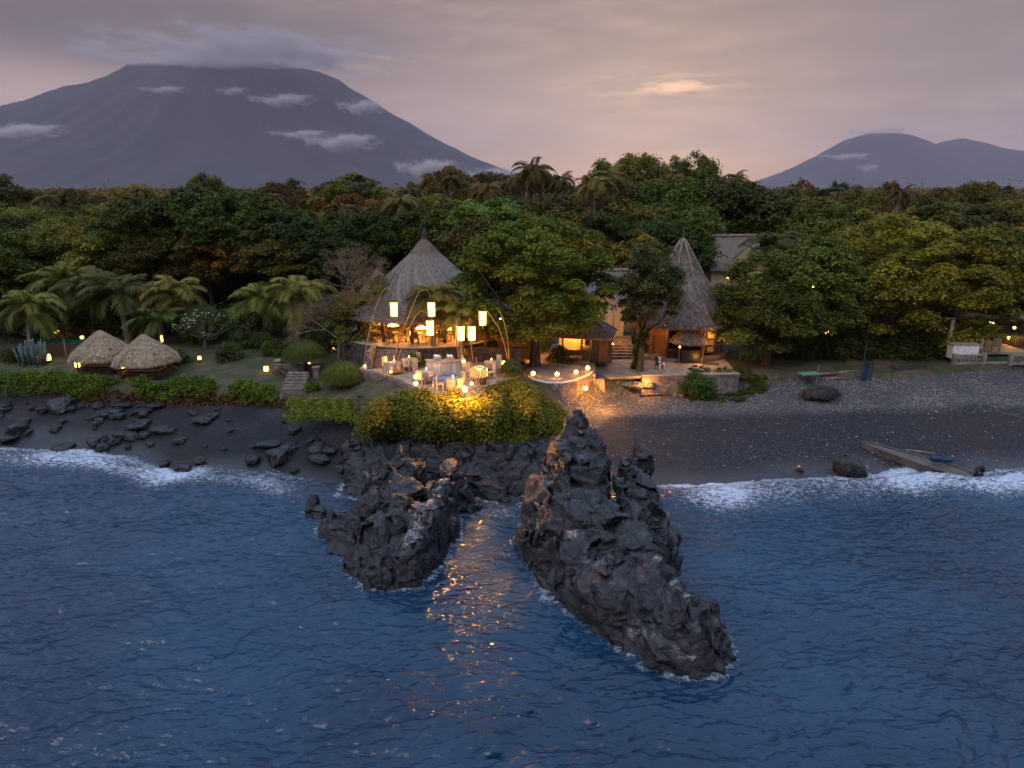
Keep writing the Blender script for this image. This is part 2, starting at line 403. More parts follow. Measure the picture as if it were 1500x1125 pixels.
def submesh(name, mask, m, attrs=None):
    F = GF[mask]; u, inv = np.unique(F, return_inverse=True)
    return np_mesh(name, GV[u], inv.reshape(F.shape), m, smooth=True, attrs={k: v[u] for k, v in (attrs or {}).items()})
M['sand'] = beach_mat()
M['lawn'] = mat('lawn', (.035, .05, .014), (.09, .065, .04), .8, .95, .8, 14, c3=(.02, .03, .01), s3=3)
M['forestfloor'] = mat('forest_floor', (.025, .028, .012), (.045, .035, .02), .3, .95, .5, 3)
tag(submesh('beach', beachF, M['sand'], {'wet': wet, 'swash': swash, 'dark': dark}), kind='structure')
tag(submesh('lawn', lawnF, M['lawn']), kind='structure')
tag(submesh('forest_floor', restF, M['forestfloor']), kind='structure')

# ---------------------------------------------------------------- sea
ROCKBASE = []      # points where rock meets the sea, filled below
def build_sea():
    X = seq([(-36, 40, .11)]); X = np.concatenate([-np.array(geo(36, 400, 30))[::-1], X, geo(40, 400, 30)])
    Y = seq([(-300, 0, 20), (0, 13, 1.0), (13, 24, .075), (24, 34, .1), (34, 45, .13), (45, 56, .5)])
    A, B = np.meshgrid(X, Y); x, y = A.ravel(), B.ravel(); r_ = np.random.default_rng(3)
    z = np.zeros_like(x); dx = np.zeros_like(x); dy = np.zeros_like(x)
    # waves in three bands; a slow noise field varies how lively each patch is
    p3 = np.stack([x, y, 0*x], 1); live = .55+.9*fbm(p3*.12, 3, 40)
    wx = x+(fbm(p3*.3, 2, 50)-.5)*2.2; wy = y+(fbm(p3*.3, 2, 60)-.5)*2.2
    for lam, n, amp, sprd in ((5.5, 6, .032, .5), (2.4, 12, .014, .6), (1.15, 18, .0085, .7), (.6, 26, .0062, .8), (.36, 24, .0040, .9)):
        for _ in range(n):
            l = lam*r_.uniform(.7, 1.35); th = R(100)+r_.normal()*sprd*.5; k = 2*math.pi/l; ph = r_.uniform(0, 6.28)
            a = amp*r_.uniform(.6, 1.3); c, s = math.cos(th), math.sin(th); q = k*(c*wx+s*wy)+ph
            z += a*np.sin(q)*live; dx += -c*a*.9*np.cos(q); dy += -s*a*.9*np.cos(q)
    PYs, _ = prof(x); sh = PYs[2]; t = y-sh       # distance from the shoreline, negative at sea
    # the swell breaking on the shore
    wob = (fbm(p3*.22, 2, 70)-.5)*2.6
    right = sstep(6, 12, x); left = 1-sstep(-13, -8, x)
    crest = np.exp(-((t+1.7+wob*.7)/.75)**2)*(right*.42+left*.22)
    z += crest
    calm = sstep(-.3, 1.5, t); z = z*(1-calm*.9)
    foam = np.exp(-((t+.35+wob*.35)/.75)**2)*(.98*right+.8*left+.55*(1-right-left)) + np.exp(-((t+1.9+wob*.8)/1.25)**2)*(.88*right+.8*left)+.5*np.exp(-((t+3.4+wob)/1.9)**2)*(right+.9*left)
    for (px, py, rr, a) in ((494, 808, .9, 1.05), (478, 800, .7, .7), (520, 826, .6, .9), (735, 752, 1.5, .95), (700, 748, 1.2, .7), (762, 762, .9, .9), (765, 740, .8, .8), (505, 905, .01, 0), (538, 838, .4, .9), (470, 700, 1.6, .65), (430, 705, 1.6, .6), (505, 722, 1.2, .6), (980, 735, 1.6, .6), (1075, 975, .8, .45)):
        p = P(px, py, 0); foam = np.maximum(foam, a*np.exp(-(((x-p.x)**2+((y-p.y)*1.0)**2)/rr**2)))
    foam *= .45+.72*vn(np.stack([x*.35, y*.2, 0*x], 1), 44)+.14*right
    if ROCKBASE:          # wash along the waterline of the rocks
        W = np.concatenate(ROCKBASE); W = W[::max(1, len(W)//700)]; m_ = np.where((x > W[:, 0].min()-1.5) & (x < W[:, 0].max()+1.5) & (y > W[:, 1].min()-1.5) & (y < W[:, 1].max()+1.5))[0]
        d = np.empty(len(m_))
        for i in range(0, len(m_), 20000):
            j = m_[i:i+20000]; d[i:i+20000] = np.sqrt(((x[j, None]-W[None, :, 0])**2+(y[j, None]-W[None, :, 1])**2).min(1))
        foam[m_] = np.maximum(foam[m_], (.36+.9*vn(np.stack([x[m_]*.45, y[m_]*.45, 0*m_], 1), 47))*np.exp(-(d/.42)**2))
    shal = np.maximum(sstep(-3.5, .2, t), .0)
    m, nt, out = newmat('sea_water'); b = N(nt, 'BsdfPrincipled', Roughness=.06, IOR=1.42); b.inputs['Specular IOR Level'].default_value = .5
    co = coords(nt, 'Object'); af = N(nt, 'Attribute', attribute_name='foam').outputs['Fac']; ash = N(nt, 'Attribute', attribute_name='shallow').outputs['Fac']
    big = noise(nt, co, .12, 4, .5)
    base = mixc(nt, ramp(nt, big, .35, .65), (.003, .020, .048), (.008, .038, .080))
    base = mixc(nt, math_(nt, 'MULTIPLY', ash, .75), base, (.030, .036, .048))
    cs = coords(nt, 'Object', (1.6, 3.6, 1)); fn = noise(nt, cs, 1.9, 9, .8); fn2 = noise(nt, coords(nt, 'Object', (1, 1.6, 1)), 6.5, 7, .75)
    fsum = math_(nt, 'MULTIPLY_ADD', math_(nt, 'ADD', math_(nt, 'MULTIPLY', fn, .62), math_(nt, 'MULTIPLY', fn2, .38)), 2.0, -.5)
    fm = math_(nt, 'SUBTRACT', math_(nt, 'ADD', math_(nt, 'MULTIPLY', af, .46), fsum), .80)
    fm = math_(nt, 'MULTIPLY', math_(nt, 'MULTIPLY', ramp(nt, fm, 0.0, .26), .88), ramp(nt, af, .03, .25))
    col = mixc(nt, fm, base, (.50, .56, .66))
    nt.links.new(col, b.inputs['Base Color'])
    nt.links.new(math_(nt, 'MULTIPLY_ADD', fm, .6, .06), b.inputs['Roughness'])
    mr = coords(nt, 'Object', (1, 3.0, 1)); c2 = mr; c3 = coords(nt, 'Object', (1.0, 2.6, 1))
    mr.node.inputs['Rotation'].default_value = (0, 0, R(8)); c3.node.inputs['Rotation'].default_value = (0, 0, R(14))
    h = math_(nt, 'ADD', math_(nt, 'MULTIPLY', noise(nt, c2, 1.25, 2, .5), 1.0), math_(nt, 'MULTIPLY', noise(nt, c3, 3.4, 3, .55), .42))
    h = math_(nt, 'ADD', h, math_(nt, 'MULTIPLY', fm, .25))
    bp = N(nt, 'Bump', Strength=1.0, Distance=.12); nt.links.new(h, bp.inputs['Height']); nt.links.new(bp.outputs[0], b.inputs['Normal'])
    nt.links.new(b.outputs[0], out.inputs[0])
    o = np_mesh('sea', np.stack([x+dx*(1-calm), y+dy*(1-calm), z], 1), grid_faces(len(Y), len(X)), m, smooth=True, attrs={'foam': foam, 'shallow': shal})
    tag(o, kind='structure')

# ---------------------------------------------------------------- mountains, haze, clouds
M['mountain'] = mat('mountain_forest', (.016, .020, .028), (.028, .026, .030), .0016, .95, 0)
def mountain(name, cx, cyy, prof_l, prof_r, rad, n=260, seed=0):
    g = np.linspace(-1, 1, n); A, B = np.meshgrid(g, g); a, b = A.ravel()*rad, B.ravel()*rad
    d = np.hypot(a, b*2.1); th = np.arctan2(b, a)
    w = .5+.5*np.cos(th)          # 1 on the right, 0 on the left
    hl = np.interp(d, *zip(*prof_l)); hr = np.interp(d, *zip(*prof_r)); h = hl*(1-w)+hr*w
    top = max(hl.max(), hr.max())
    gl = fbm(np.stack([np.cos(th)*9, np.sin(th)*9, d/rad*2.2], 1), 5, seed, True)
    nz = fbm(np.stack([a/rad*9, b/rad*9, 0*a], 1), 5, seed+4, True)
    k = np.clip(h/top, 0, 1)
    h = h - (1-gl)*top*.10*sstep(.03, .25, d/rad)*np.minimum(1, k*4) + (nz-.5)*top*.06*np.minimum(1, k*3)
    o = np_mesh(name, np.stack([a+cx, b+cyy, h], 1), grid_faces(n, n), M['mountain'], smooth=True)
    return tag(o, kind='structure')
def elevz(py, D): return H - D*math.tan(R(PITCH)+math.atan((py-562.5)/1000))
def colx(px, py, D): return Q(px, py, D).x
D1 = 9000.
cx1 = colx(335, 95, D1)
def mp_(pxs): # (px, py) list -> (distance from the axis, height)
    return [(abs(colx(px, py, D1)-cx1), max(elevz(py, D1), -30)) for px, py in pxs]
pl = [(0, elevz(90, D1))]+mp_([(265, 91), (215, 97), (190, 104), (165, 114), (100, 137), (0, 172), (-120, 215), (-300, 262), (-520, 300)])
pr = [(0, elevz(90, D1))]+mp_([(400, 93), (440, 98), (475, 106), (510, 122), (560, 155), (600, 178), (650, 208), (700, 233), (760, 254), (850, 272), (1000, 300)])
mountain('volcano', cx1, D1, pl, pr, 6200, 300, 3)
D2 = 13000.
cx2 = colx(1300, 195, D2); cx3 = colx(1425, 203, D2)
def mk(cx, lst): return [(abs(colx(px, py, D2)-cx), max(elevz(py, D2), -60)) for px, py in lst]
mountain('far_mountain', cx2, D2, [(0, elevz(194, D2))]+mk(cx2, [(1268, 197), (1240, 205), (1200, 226), (1150, 250), (1100, 268), (1020, 290), (900, 315)]), [(0, elevz(194, D2))]+mk(cx2, [(1340, 198), (1375, 214), (1500, 268), (1700, 315)]), 5200, 200, 11)
mountain('far_mountain_ridge', cx3, D2+300, [(0, elevz(200, D2))]+mk(cx3, [(1400, 206), (1375, 214), (1300, 240), (1200, 300)]), [(0, elevz(200, D2))]+mk(cx3, [(1450, 207), (1500, 218), (1600, 230), (1750, 262), (1900, 300)]), 6500, 200, 17)
def build_haze():
    m, nt, out = newmat('evening_haze')
    v = N(nt, 'VolumePrincipled', Density=HAZE); v.inputs['Color'].default_value = (.80, .69, .79, 1); v.inputs['Anisotropy'].default_value = .0
    nt.links.new(v.outputs[0], out.inputs['Volume'])
    b = MB(); b.box((0, 7800, 990), (42000, 34000, 2060)); o = b.build('haze', m); tag(o, kind='stuff')
HAZE = .000035
build_haze()

def cloud_mat(dens, tone=1):
    m, nt, out = newmat('cloud_vapour')
    co = coords(nt, 'Object'); ln = N(nt, 'VectorMath', operation='LENGTH')
    nz = noise(nt, coords(nt, 'Object', (1.6, 1, .55)), 2.4, 6, .62); nt.links.new(co, ln.inputs[0])
    k = math_(nt, 'SUBTRACT', 1.0, ln.outputs['Value'])
    k = math_(nt, 'ADD', k, math_(nt, 'MULTIPLY', math_(nt, 'SUBTRACT', nz, .60), 3.3))
    k = math_(nt, 'MULTIPLY', ramp(nt, k, 0.0, .8), ramp(nt, ln.outputs['Value'], 1.0, .6))
    v = N(nt, 'VolumePrincipled'); v.inputs['Color'].default_value = (.92*tone, .80*tone, .78*tone, 1)
    nt.links.new(math_(nt, 'MULTIPLY', k, dens*3.0), v.inputs['Density']); nt.links.new(v.outputs[0], out.inputs['Volume']); return m
def cloud(px, py, D, wpx, hpx, dens, label, dep=.5, tone=.8):
    c = Q(px, py, D); s = D/1000*1.0
    bm = bmesh.new(); bmesh.ops.create_icosphere(bm, subdivisions=3, radius=1); me = bpy.data.meshes.new('cloud'); bm.to_mesh(me); bm.free()
    me.materials.append(cloud_mat(dens*.8, tone)); o = bpy.data.objects.new('cloud', me); link(o); o.location = c; o.scale = (wpx*s*1.25, wpx*s*dep, hpx*s*1.35) if hpx < 16 else (wpx*s, wpx*s*dep, hpx*s)
    tag(o, label, 'cloud')
CL = [(345, 84, 8300, 280, 17, .0050, 'broad grey cloud cap sitting on the flat summit of the large volcano', .9, .72),
 (500, 208, 6300, 60, 13, .010, 'pale flat-bottomed cloud floating in front of the right flank of the volcano'),
 (440, 196, 6600, 50, 6, .006, 'thin wisp of cloud just left of the flat-bottomed cloud on the volcano'),
 (625, 247, 5600, 62, 20, .011, 'puffy white cumulus at the right foot of the volcano just above the treetops'),
 (720, 256, 6000, 70, 12, .006, 'low grey cloud trailing right of the cumulus at the foot of the volcano'),
 (530, 156, 7400, 40, 11, .008, 'ragged white cloud on the upper right shoulder of the volcano'),
 (412, 146, 7400, 52, 9, .006, 'broken cloud shreds below the summit of the volcano right of centre'),
 (340, 133, 7600, 26, 6, .007, 'small bright cloud puff below the middle of the volcano summit'),
 (240, 131, 7600, 38, 5, .006, 'thin cloud streak below the left end of the volcano summit'),
 (25, 191, 6500, 75, 10, .007, 'long pale cloud streak low on the left slope of the volcano at the picture edge'),
 (1272, 246, 10500, 20, 7, .005, 'small round cloud low in front of the far right mountain'),
 (1240, 229, 10500, 45, 5, .003, 'thin cloud band across the far right mountain'),
 (1290, 194, 12900, 50, 9, .003, 'soft cloud cap on the peak of the far right mountain')]
for c in CL: cloud(*c)

# ---------------------------------------------------------------- rocks
def rock_mat(name, veins=True):
    m, nt, out = newmat(name); b = N(nt, 'BsdfPrincipled', Roughness=.4); b.inputs['Specular IOR Level'].default_value = .6
    co = coords(nt, 'Object'); cs = coords(nt, 'Object', (1, .7, 2.2))
    c = mixc(nt, ramp(nt, noise(nt, co, .8, 6, .6), .35, .65), (.0035, .004, .006), (.014, .014, .018))
    c = mixc(nt, math_(nt, 'MULTIPLY', ramp(nt, noise(nt, cs, 3.2, 8, .75), .50, .66), .9), c, (.075, .073, .08))
    c = mixc(nt, math_(nt, 'MULTIPLY', ramp(nt, noise(nt, co, 1.3, 3, .5), .58, .7), .4), c, (.05, .03, .026))
    av = N(nt, 'Attribute', attribute_name='vein').outputs['Fac']; pr_ = N(nt, 'Attribute', attribute_name='cavity').outputs['Fac']
    c = mixc(nt, math_(nt, 'MULTIPLY', av, ramp(nt, noise(nt, cs, 3.4, 8, .8), .46, .60)), c, (.34, .32, .325))
    c = mixc(nt, pr_, c, (.006, .006, .007))
    gp = N(nt, 'NewGeometry'); sx_ = nt.nodes.new('ShaderNodeSeparateXYZ'); nt.links.new(gp.outputs['Position'], sx_.inputs[0])
    wz = math_(nt, 'SUBTRACT', 1.0, ramp(nt, math_(nt, 'ADD', sx_.outputs[2], math_(nt, 'MULTIPLY', noise(nt, co, 1.2, 3), -.5)), .0, .35))
    c = mixc(nt, math_(nt, 'MULTIPLY', wz, .7), c, (.008, .008, .009)); nt.links.new(math_(nt, 'MULTIPLY_ADD', wz, -.25, .42), b.inputs['Roughness'])
    nt.links.new(c, b.inputs['Base Color'])
    h = math_(nt, 'ADD', noise(nt, co, 3.0, 8, .68), math_(nt, 'MULTIPLY', noise(nt, cs, 11, 6, .65), .35))
    bp = N(nt, 'Bump', Strength=1.0, Distance=.12); nt.links.new(h, bp.inputs['Height']); nt.links.new(bp.outputs[0], b.inputs['Normal'])
    nt.links.new(b.outputs[0], out.inputs[0]); return m
M['rock'] = rock_mat('volcanic_rock')
def hull_into(bm, c, r, rot, rr, n=16):
    vs = []
    for _ in range(n):
        v = Vector((rr.gauss(0, 1), rr.gauss(0, 1), rr.gauss(0, 1))).normalized()*rr.uniform(.85, 1.05)
        v = Vector((v.x*r[0], v.y*r[1], v.z*r[2])); v.rotate(rot); vs.append(bm.verts.new(v+Vector(c)))
    g = bmesh.ops.convex_hull(bm, input=vs)
    bmesh.ops.delete(bm, geom=[e for e in g['geom_interior'] if isinstance(e, bmesh.types.BMVert)], context='VERTS')
from mathutils import Euler
def rock_mesh(name, chunks, voxel, amp=1.0, seed=0, vein=None, freq=1.0, foot=None):
    """chunks: (x, y, z, rx, ry, rz, tiltx, tilty, yaw) in metres and degrees, merged and weathered"""
    rr = random.Random(seed); bm = bmesh.new()
    for c in chunks:
        c = list(c)+[0]*(9-len(c)); e = Euler((R(c[6]), R(c[7]), R(c[8])))
        hull_into(bm, c[:3], c[3:6], e, rr, 18)
        if foot is not None:          # the block stands on the sea bed
            top = max(c[2], foot+.3); fr = 1.12
            vs = []
            for k in range(9):
                w = k*.698+rr.uniform(-.2, .2)
                vs.append(bm.verts.new((c[0]+math.cos(w)*c[3]*fr*rr.uniform(.85, 1.1), c[1]+math.sin(w)*c[4]*fr*rr.uniform(.85, 1.1), foot)))
                vs.append(bm.verts.new((c[0]+math.cos(w)*c[3]*.93, c[1]+math.sin(w)*c[4]*.93, top)))
            g = bmesh.ops.convex_hull(bm, input=vs); bmesh.ops.delete(bm, geom=[v for v in g['geom_interior'] if isinstance(v, bmesh.types.BMVert)], context='VERTS')
        for _ in range(3 if max(c[3:6]) > .8 else 0):       # satellite blocks break the outline
            d = Vector((rr.gauss(0, 1), rr.gauss(0, 1), rr.gauss(0, .8))).normalized(); d = Vector((d.x*c[3], d.y*c[4], d.z*c[5]))*.8; d.rotate(e)
            q = rr.uniform(.28, .5); hull_into(bm, Vector(c[:3])+d, [x*q for x in c[3:6]], e, rr, 12)
    me = bpy.data.meshes.new('tmp'); bm.to_mesh(me); bm.free(); o = bpy.data.objects.new('tmp', me); COL.objects.link(o)
    md = o.modifiers.new('r', 'REMESH'); md.mode = 'VOXEL'; md.voxel_size = voxel
    dg = bpy.context.evaluated_depsgraph_get(); dg.update(); m2 = bpy.data.meshes.new_from_object(o.evaluated_get(dg))
    bpy.data.objects.remove(o)
    n = len(m2.vertices); V = np.empty(n*3, np.float32); m2.vertices.foreach_get('co', V); V = V.reshape(-1, 3).astype(float)
    NN = np.empty(n*3, np.float32); m2.vertices.foreach_get('normal', NN); NN = NN.reshape(-1, 3).astype(float)
    tilt = np.array([[1, .25, .5], [-.2, 1, .25], [-.3, -.15, .6]]).T; tilt2 = np.array([[.9, 0, .45], [.1, .9, -.3], [-.35, .2, .5]]).T
    V0 = V+NN*((.55*(fbm((V@tilt)*freq*.7, 4, seed+3, True)-.62)+.25*(fbm(V*freq*.5, 3, seed+12)-.5))*amp)[:, None]
    V2 = V0; crk = np.zeros(n)
    for fr, mix, sd, tl, tm in ((.5, .8, 0, .2, tilt), (1.1, .7, 7, .28, tilt2), (2.6, .3, 19, .3, tilt)):     # break the surface into flat tilted faces
        q = (V0+(np.stack([fbm(V0*.7*fr+k*31, 3, seed+k+sd) for k in range(3)], 1)-.5)*.9/fr)@tm
        w1, w2, _ = worley(q*fr*freq, seed+sd); c = worley.centre; key = np.round(c*1000).astype(np.int64)
        _, ids = np.unique(key[:, 0]*7919+key[:, 1]*104729+key[:, 2]*1299709, return_inverse=True); ids = ids.ravel(); cnt = np.bincount(ids)
        # faces of one cell that look different ways are split by their main direction
        dom = np.argmax(np.abs(NN), 1)*2+(np.take_along_axis(NN, np.argmax(np.abs(NN), 1)[:, None], 1)[:, 0] > 0); ids = ids*6+dom; m_ = ids.max()+1; cnt = np.maximum(np.bincount(ids, minlength=m_), 1)
        cen = np.stack([np.bincount(ids, V2[:, k], m_) for k in range(3)], 1)/cnt[:, None]; nr = np.stack([np.bincount(ids, NN[:, k], m_) for k in range(3)], 1)/cnt[:, None]
        nr += (np.random.default_rng(seed+sd).random((m_, 3))-.5)*tl; nr /= np.linalg.norm(nr, axis=1)[:, None]+1e-6
        dd = ((cen[ids]-V2)*nr[ids]).sum(1); off = np.clip(dd, -.45/fr, .45/fr)*mix
        V2 = V2+nr[ids]*off[:, None]; g = 1-sstep(0, .05, w2-w1); V2 = V2-NN*(g*.05/fr**.5*amp)[:, None]; crk = np.maximum(crk, g*(.8 if fr < 2 else .4))
    ne = len(m2.edges); E = np.empty(ne*2, np.int32); m2.edges.foreach_get('vertices', E); E = E.reshape(-1, 2); deg = np.maximum(np.bincount(E.ravel(), minlength=n), 1)
    for _ in range(2):        # waves have rounded the broken edges
        acc = np.stack([np.bincount(E[:, 0], V2[E[:, 1], k], n)+np.bincount(E[:, 1], V2[E[:, 0], k], n) for k in range(3)], 1)/deg[:, None]; V2 = V2*.45+acc*.55
    V2 = V2-NN*(crk*.085*amp)[:, None]
    fold = V@np.array([[1.5, .35, .3], [.25, .32, -.25], [-.5, .3, .6]]).T
    d = (.20*(fbm(fold*1.5*freq, 3, seed+21, True)-.62) + .09*(fbm((V@tilt)*freq*4, 4, seed+8, True)-.6))*amp; V2 = V2+NN*d[:, None]; crack = crk; crack2 = crk*0
    if foot is not None: ROCKBASE.append(V2[np.abs(V2[:, 2]) < .06][:, :2])
    m2.vertices.foreach_set('co', V2.astype(np.float32).ravel()); m2.name = name
    a = m2.attributes.new('vein', 'FLOAT', 'POINT')
    vv = np.zeros(n)
    if vein:
        for (A, B, w) in vein:
            A, B = np.array(A), np.array(B); t = np.clip(((V-A)@(B-A))/((B-A)@(B-A)), 0, 1); dd = np.linalg.norm(V-(A+t[:, None]*(B-A)), axis=1)
            vv = np.maximum(vv, (1-sstep(w*.5, w, dd))*sstep(-.1, .5, NN[:, 2]+.15))
    a.data.foreach_set('value', vv.astype(np.float32))
    a = m2.attributes.new('cavity', 'FLOAT', 'POINT'); a.data.foreach_set('value', np.clip(crack*.7+crack2*.35, 0, 1).astype(np.float32))
    m2.materials.clear(); m2.materials.append(M['rock'])
    m2.polygons.foreach_set('use_smooth', np.ones(len(m2.polygons), bool)); m2.update()
    return m2
def rock_obj(name, me, loc=(0, 0, 0), **k):
    o = bpy.data.objects.new(name, me); link(o); o.location = loc; return tag(o, **k)
# big rock on the right: two steep horns at the back, a long low spur running to the front right
RC = []
KS = 1.14
def ch(px, py, Y, rx, ry, rz, tx=0, ty=0, yaw=0): p = Q(px, py, Y); RC.append((p.x, p.y, p.z, rx*KS, ry*KS, rz*(1+(KS-1)*.4), tx, ty, yaw))
def c2(*L):
    for (px, py, z, rx, ry, *q) in L:
        p = P(px, py, z); rz = q[0] if q else max(.6, (rx+ry)*.6); RC.append((p.x, p.y+.25*ry, p.z-rz, rx*KS, ry*KS, rz, 0, 0, 0))
c2((850,600,5.6,.55,.6,1.5),(842,612,5.3,.6,.6,1.5),(858,612,5.2,.6,.6,1.5),(835,625,5.0,.75,.9,1.4),(822,650,4.3,.7,.9,1.4),(872,640,4.5,.5,.7,1.4),(865,628,4.9,.55,.8,1.3),(845,665,4.4,.95,1.0,1.5),(815,665,3.7,.75,1.0,1.2),(795,705,2.7,.85,1.2,1.3),(830,705,3.6,1.1,1.2),(868,690,3.6,.8,1.0),(838,648,4.9,.7,.8,1.5),(862,655,4.6,.7,.9,1.5),(822,690,3.9,.7,.9,1.5),(802,738,2.4,.7,1.0,1.3),(848,715,3.8,.8,1.0,1.4),(885,745,2.9,.9,1.1),(895,780,2.5,1.0,1.1),(842,778,2.6,.8,1.1,1.3),(868,830,2.0,.8,1.1,1.0),(905,840,2.1,1.0,1.1),(785,750,1.8,.8,1.2),(825,755,2.6,1.1,1.3),(862,740,3.0,1.0,1.3),(788,800,.9,.8,1.1),(830,810,1.6,1.1,1.2),(875,800,2.2,1.2,1.3),(835,862,.5,.9,.8),(880,855,1.1,1.2,1.1),
 (937,640,4.5,.42,.45,1.2),(948,655,4.1,.4,.5),(920,665,4.0,.5,.6,1.2),(940,690,3.7,.8,1.0,1.4),(928,735,3.0,.8,1.0),(922,696,3.8,.5,.7,1.3),(945,708,3.6,.6,.9,1.4),(962,755,2.4,.6,.9,1.2),(930,775,2.7,.8,1.0,1.2),(948,830,2.6,.7,1.2,1.1),(990,868,2.3,.6,1.0,1.0),(1022,903,1.8,.5,.8,.9),(955,735,2.6,.9,1.1),(975,775,1.6,.75,1.0),(940,775,2.4,1.1,1.2),(985,800,1.1,.5,.7),
 (915,810,2.2,1.2,1.2),(955,812,2.6,1.0,1.0,1.2),(920,860,1.5,1.2,1.1),(895,895,.55,.8,.7),(978,848,2.4,1.0,1.0),(1010,865,1.8,.8,.9),(945,900,1.3,1.1,1),(985,905,1.6,1.1,1),(940,945,.4,.7,.5),(1025,895,1.7,.8,.8),(1050,882,1.5,.42,.4,1.0),(1045,915,1.1,.6,.6),(985,950,.8,.9,.6),(1025,950,.8,.8,.6),(1060,930,.7,.4,.5),(1010,970,.35,.6,.3),(1058,960,.3,.35,.3))
pv = lambda px, py, z: tuple(P(px, py, z))
veinR = [(pv(835, 780, 2.1), pv(870, 850, 1.2), .3), (pv(965, 815, 2.5), pv(1010, 880, 1.7), .35), (pv(800, 690, 2.9), pv(788, 790, 1.1), .25), (pv(880, 830, 1.7), pv(920, 880, 1.0), .3), (pv(930, 930, .6), pv(1010, 960, .5), .4)]
me = rock_mesh('sea_rock', RC, .07, .85, 21, veinR, 1.0, foot=-.8)
rock_obj('sea_rock', me, label='huge jagged dark sea rock on the right, two horns and a long spur', cat='rock')
# the smaller rock on the left with the pale ridge
RC = []
c2((578,648,3.7,.6,.7,1.5),(570,676,3.4,.4,.7,1.3),(592,715,3.1,.5,.9,1.3),(552,762,2.4,.5,.9,1.2),(650,688,3.0,.5,.8,1.2),(640,715,3.0,.4,.9,1.2),(620,748,2.7,.4,.9,1.2),(600,782,2.2,.4,.8,1.1),(480,745,1.2,.45,.6,.9),(548,815,1.3,.5,.6,.8),(565,842,.6,.5,.5,.6),(600,665,3.2,.8,.9),(560,680,3.0,.7,.8),(590,700,2.9,1.0,1.0),(545,715,2.4,.7,.8),(535,688,2.8,.22,.28,.9),(520,740,1.7,.8,.8),(555,750,2.3,.9,1.0),(495,755,1.2,.7,.6),(475,765,.7,.4,.45),(500,785,.8,.7,.6),(585,750,2.4,.9,1.0),(530,790,1.3,.9,.8),(570,795,1.7,.9,.9),(600,790,1.7,.7,.8),(625,740,2.6,.7,.8),(640,700,2.8,.6,.8),(658,672,2.8,.5,.6),(615,765,2.2,.6,.8),(670,700,1.8,.7,.8),(685,725,.8,.7,.7),(650,740,1.7,.7,.9),(540,830,.7,.6,.5),(575,822,1.0,.7,.7),(525,840,.3,.4,.3),(575,838,.35,.6,.4),(455,720,1.1,.34,.36,.8),(462,745,.5,.45,.36),(600,815,.6,.4,.5))
veinL = [(pv(648, 698, 2.8), pv(638, 710, 2.8), .45), (pv(640, 705, 2.8), pv(612, 760, 2.3), .6), (pv(612, 760, 2.3), pv(590, 795, 1.8), .65), (pv(535, 690, 2.7), pv(545, 720, 2.3), .3), (pv(562, 680, 3.0), pv(556, 740, 2.4), .25)]
me = rock_mesh('sea_rock', RC, .065, .75, 33, veinL, 1.15, foot=-.8)
rock_obj('sea_rock', me, label='craggy black rock outcrop on the left with a pale grey ridge slanting down its side', cat='rock')
# the cliff under the headland bushes
RC = []
rr = random.Random(4)
for px in range(515, 815, 12):
    for (py, z) in ((640, 2.5), (658, 2.0), (680, 1.4), (700, .8), (716, .2)):
        if px < 560: py += 4; z -= .3
        if px > 780 and py > 700: continue
        r_ = rr.uniform(.5, .9); c2((px+rr.uniform(-5, 5), py+rr.uniform(-5, 5), z+rr.uniform(-.25, .3), r_, r_*rr.uniform(.8, 1.1)))
c2((795, 640, 2.6, .35, .35), (770, 655, 2.3, .4, .4), (757, 668, 1.9, .4, .4))
me = rock_mesh('cliff', RC, .1, .9, 55, None, 1.3, foot=-.5)
rock_obj('cliff', me, kind='structure')
# boulders: a few shapes, every boulder its own object
BM = []
for s in range(6):
    r2 = random.Random(100+s); cs = [(0, 0, 0, 1, .8, .6, r2.uniform(-20, 20), r2.uniform(-20, 20), r2.uniform(0, 90))]+[(r2.uniform(-.6, .6), r2.uniform(-.5, .5), r2.uniform(-.2, .3), .55, .5, .4) for _ in range(3)]
    BM.append(rock_mesh('boulder', cs, .085, .5, 60+s, None, 1.5))
def boulder(px, py, r, label, group=None, k=None, z=None):
    p = G(px, py, 1) if z is None else P(px, py, z)
    o = bpy.data.objects.new('boulder', BM[rr.randrange(6) if k is None else k]); link(o)
    o.location = (p.x, p.y, max(p.z, -.15)+r*.16); o.rotation_euler = (0, 0, rr.uniform(0, 6.28)); o.scale = (r, r, r*rr.uniform(.75, 1.1))
    if r > .7 and group: o.scale = (r*1.2, r, r*.45)
    return tag(o, label, 'boulder', group)
bb = boulder(1242, 696, 1.15, 'round black boulder standing in the surf left of the wooden hull', k=1); bb.scale = (1.15, 1.0, 1.5); bb.location.z += .2
boulder(268, 686, .75, 'largest dark boulder at the edge of the surf on the left beach')
boulder(244, 680, .5, 'small boulder touching the left side of the largest surf boulder'); boulder(292, 676, .5, 'low boulder on the sand right of the largest surf boulder')
boulder(412, 672, .95, 'tall dark boulder at the waterline near the steps side of the left beach'); boulder(372, 676, .6, 'flat pale grey boulder at the waterline left of the tall one')
boulder(465, 662, .9, 'broad brown boulder between the tall boulder and the headland'); boulder(468, 676, .8, 'flat grey slab of rock in front of the broad brown boulder')
boulder(430, 690, .4, 'small reddish boulder in the wash left of the outcrop'); boulder(505, 688, .7, 'low black rock in the wash behind the outcrop')
boulder(25, 632, .9, 'dark boulder at the far left edge of the black beach'); boulder(90, 598, 1.1, 'broad low rock below the creeper at the far left')
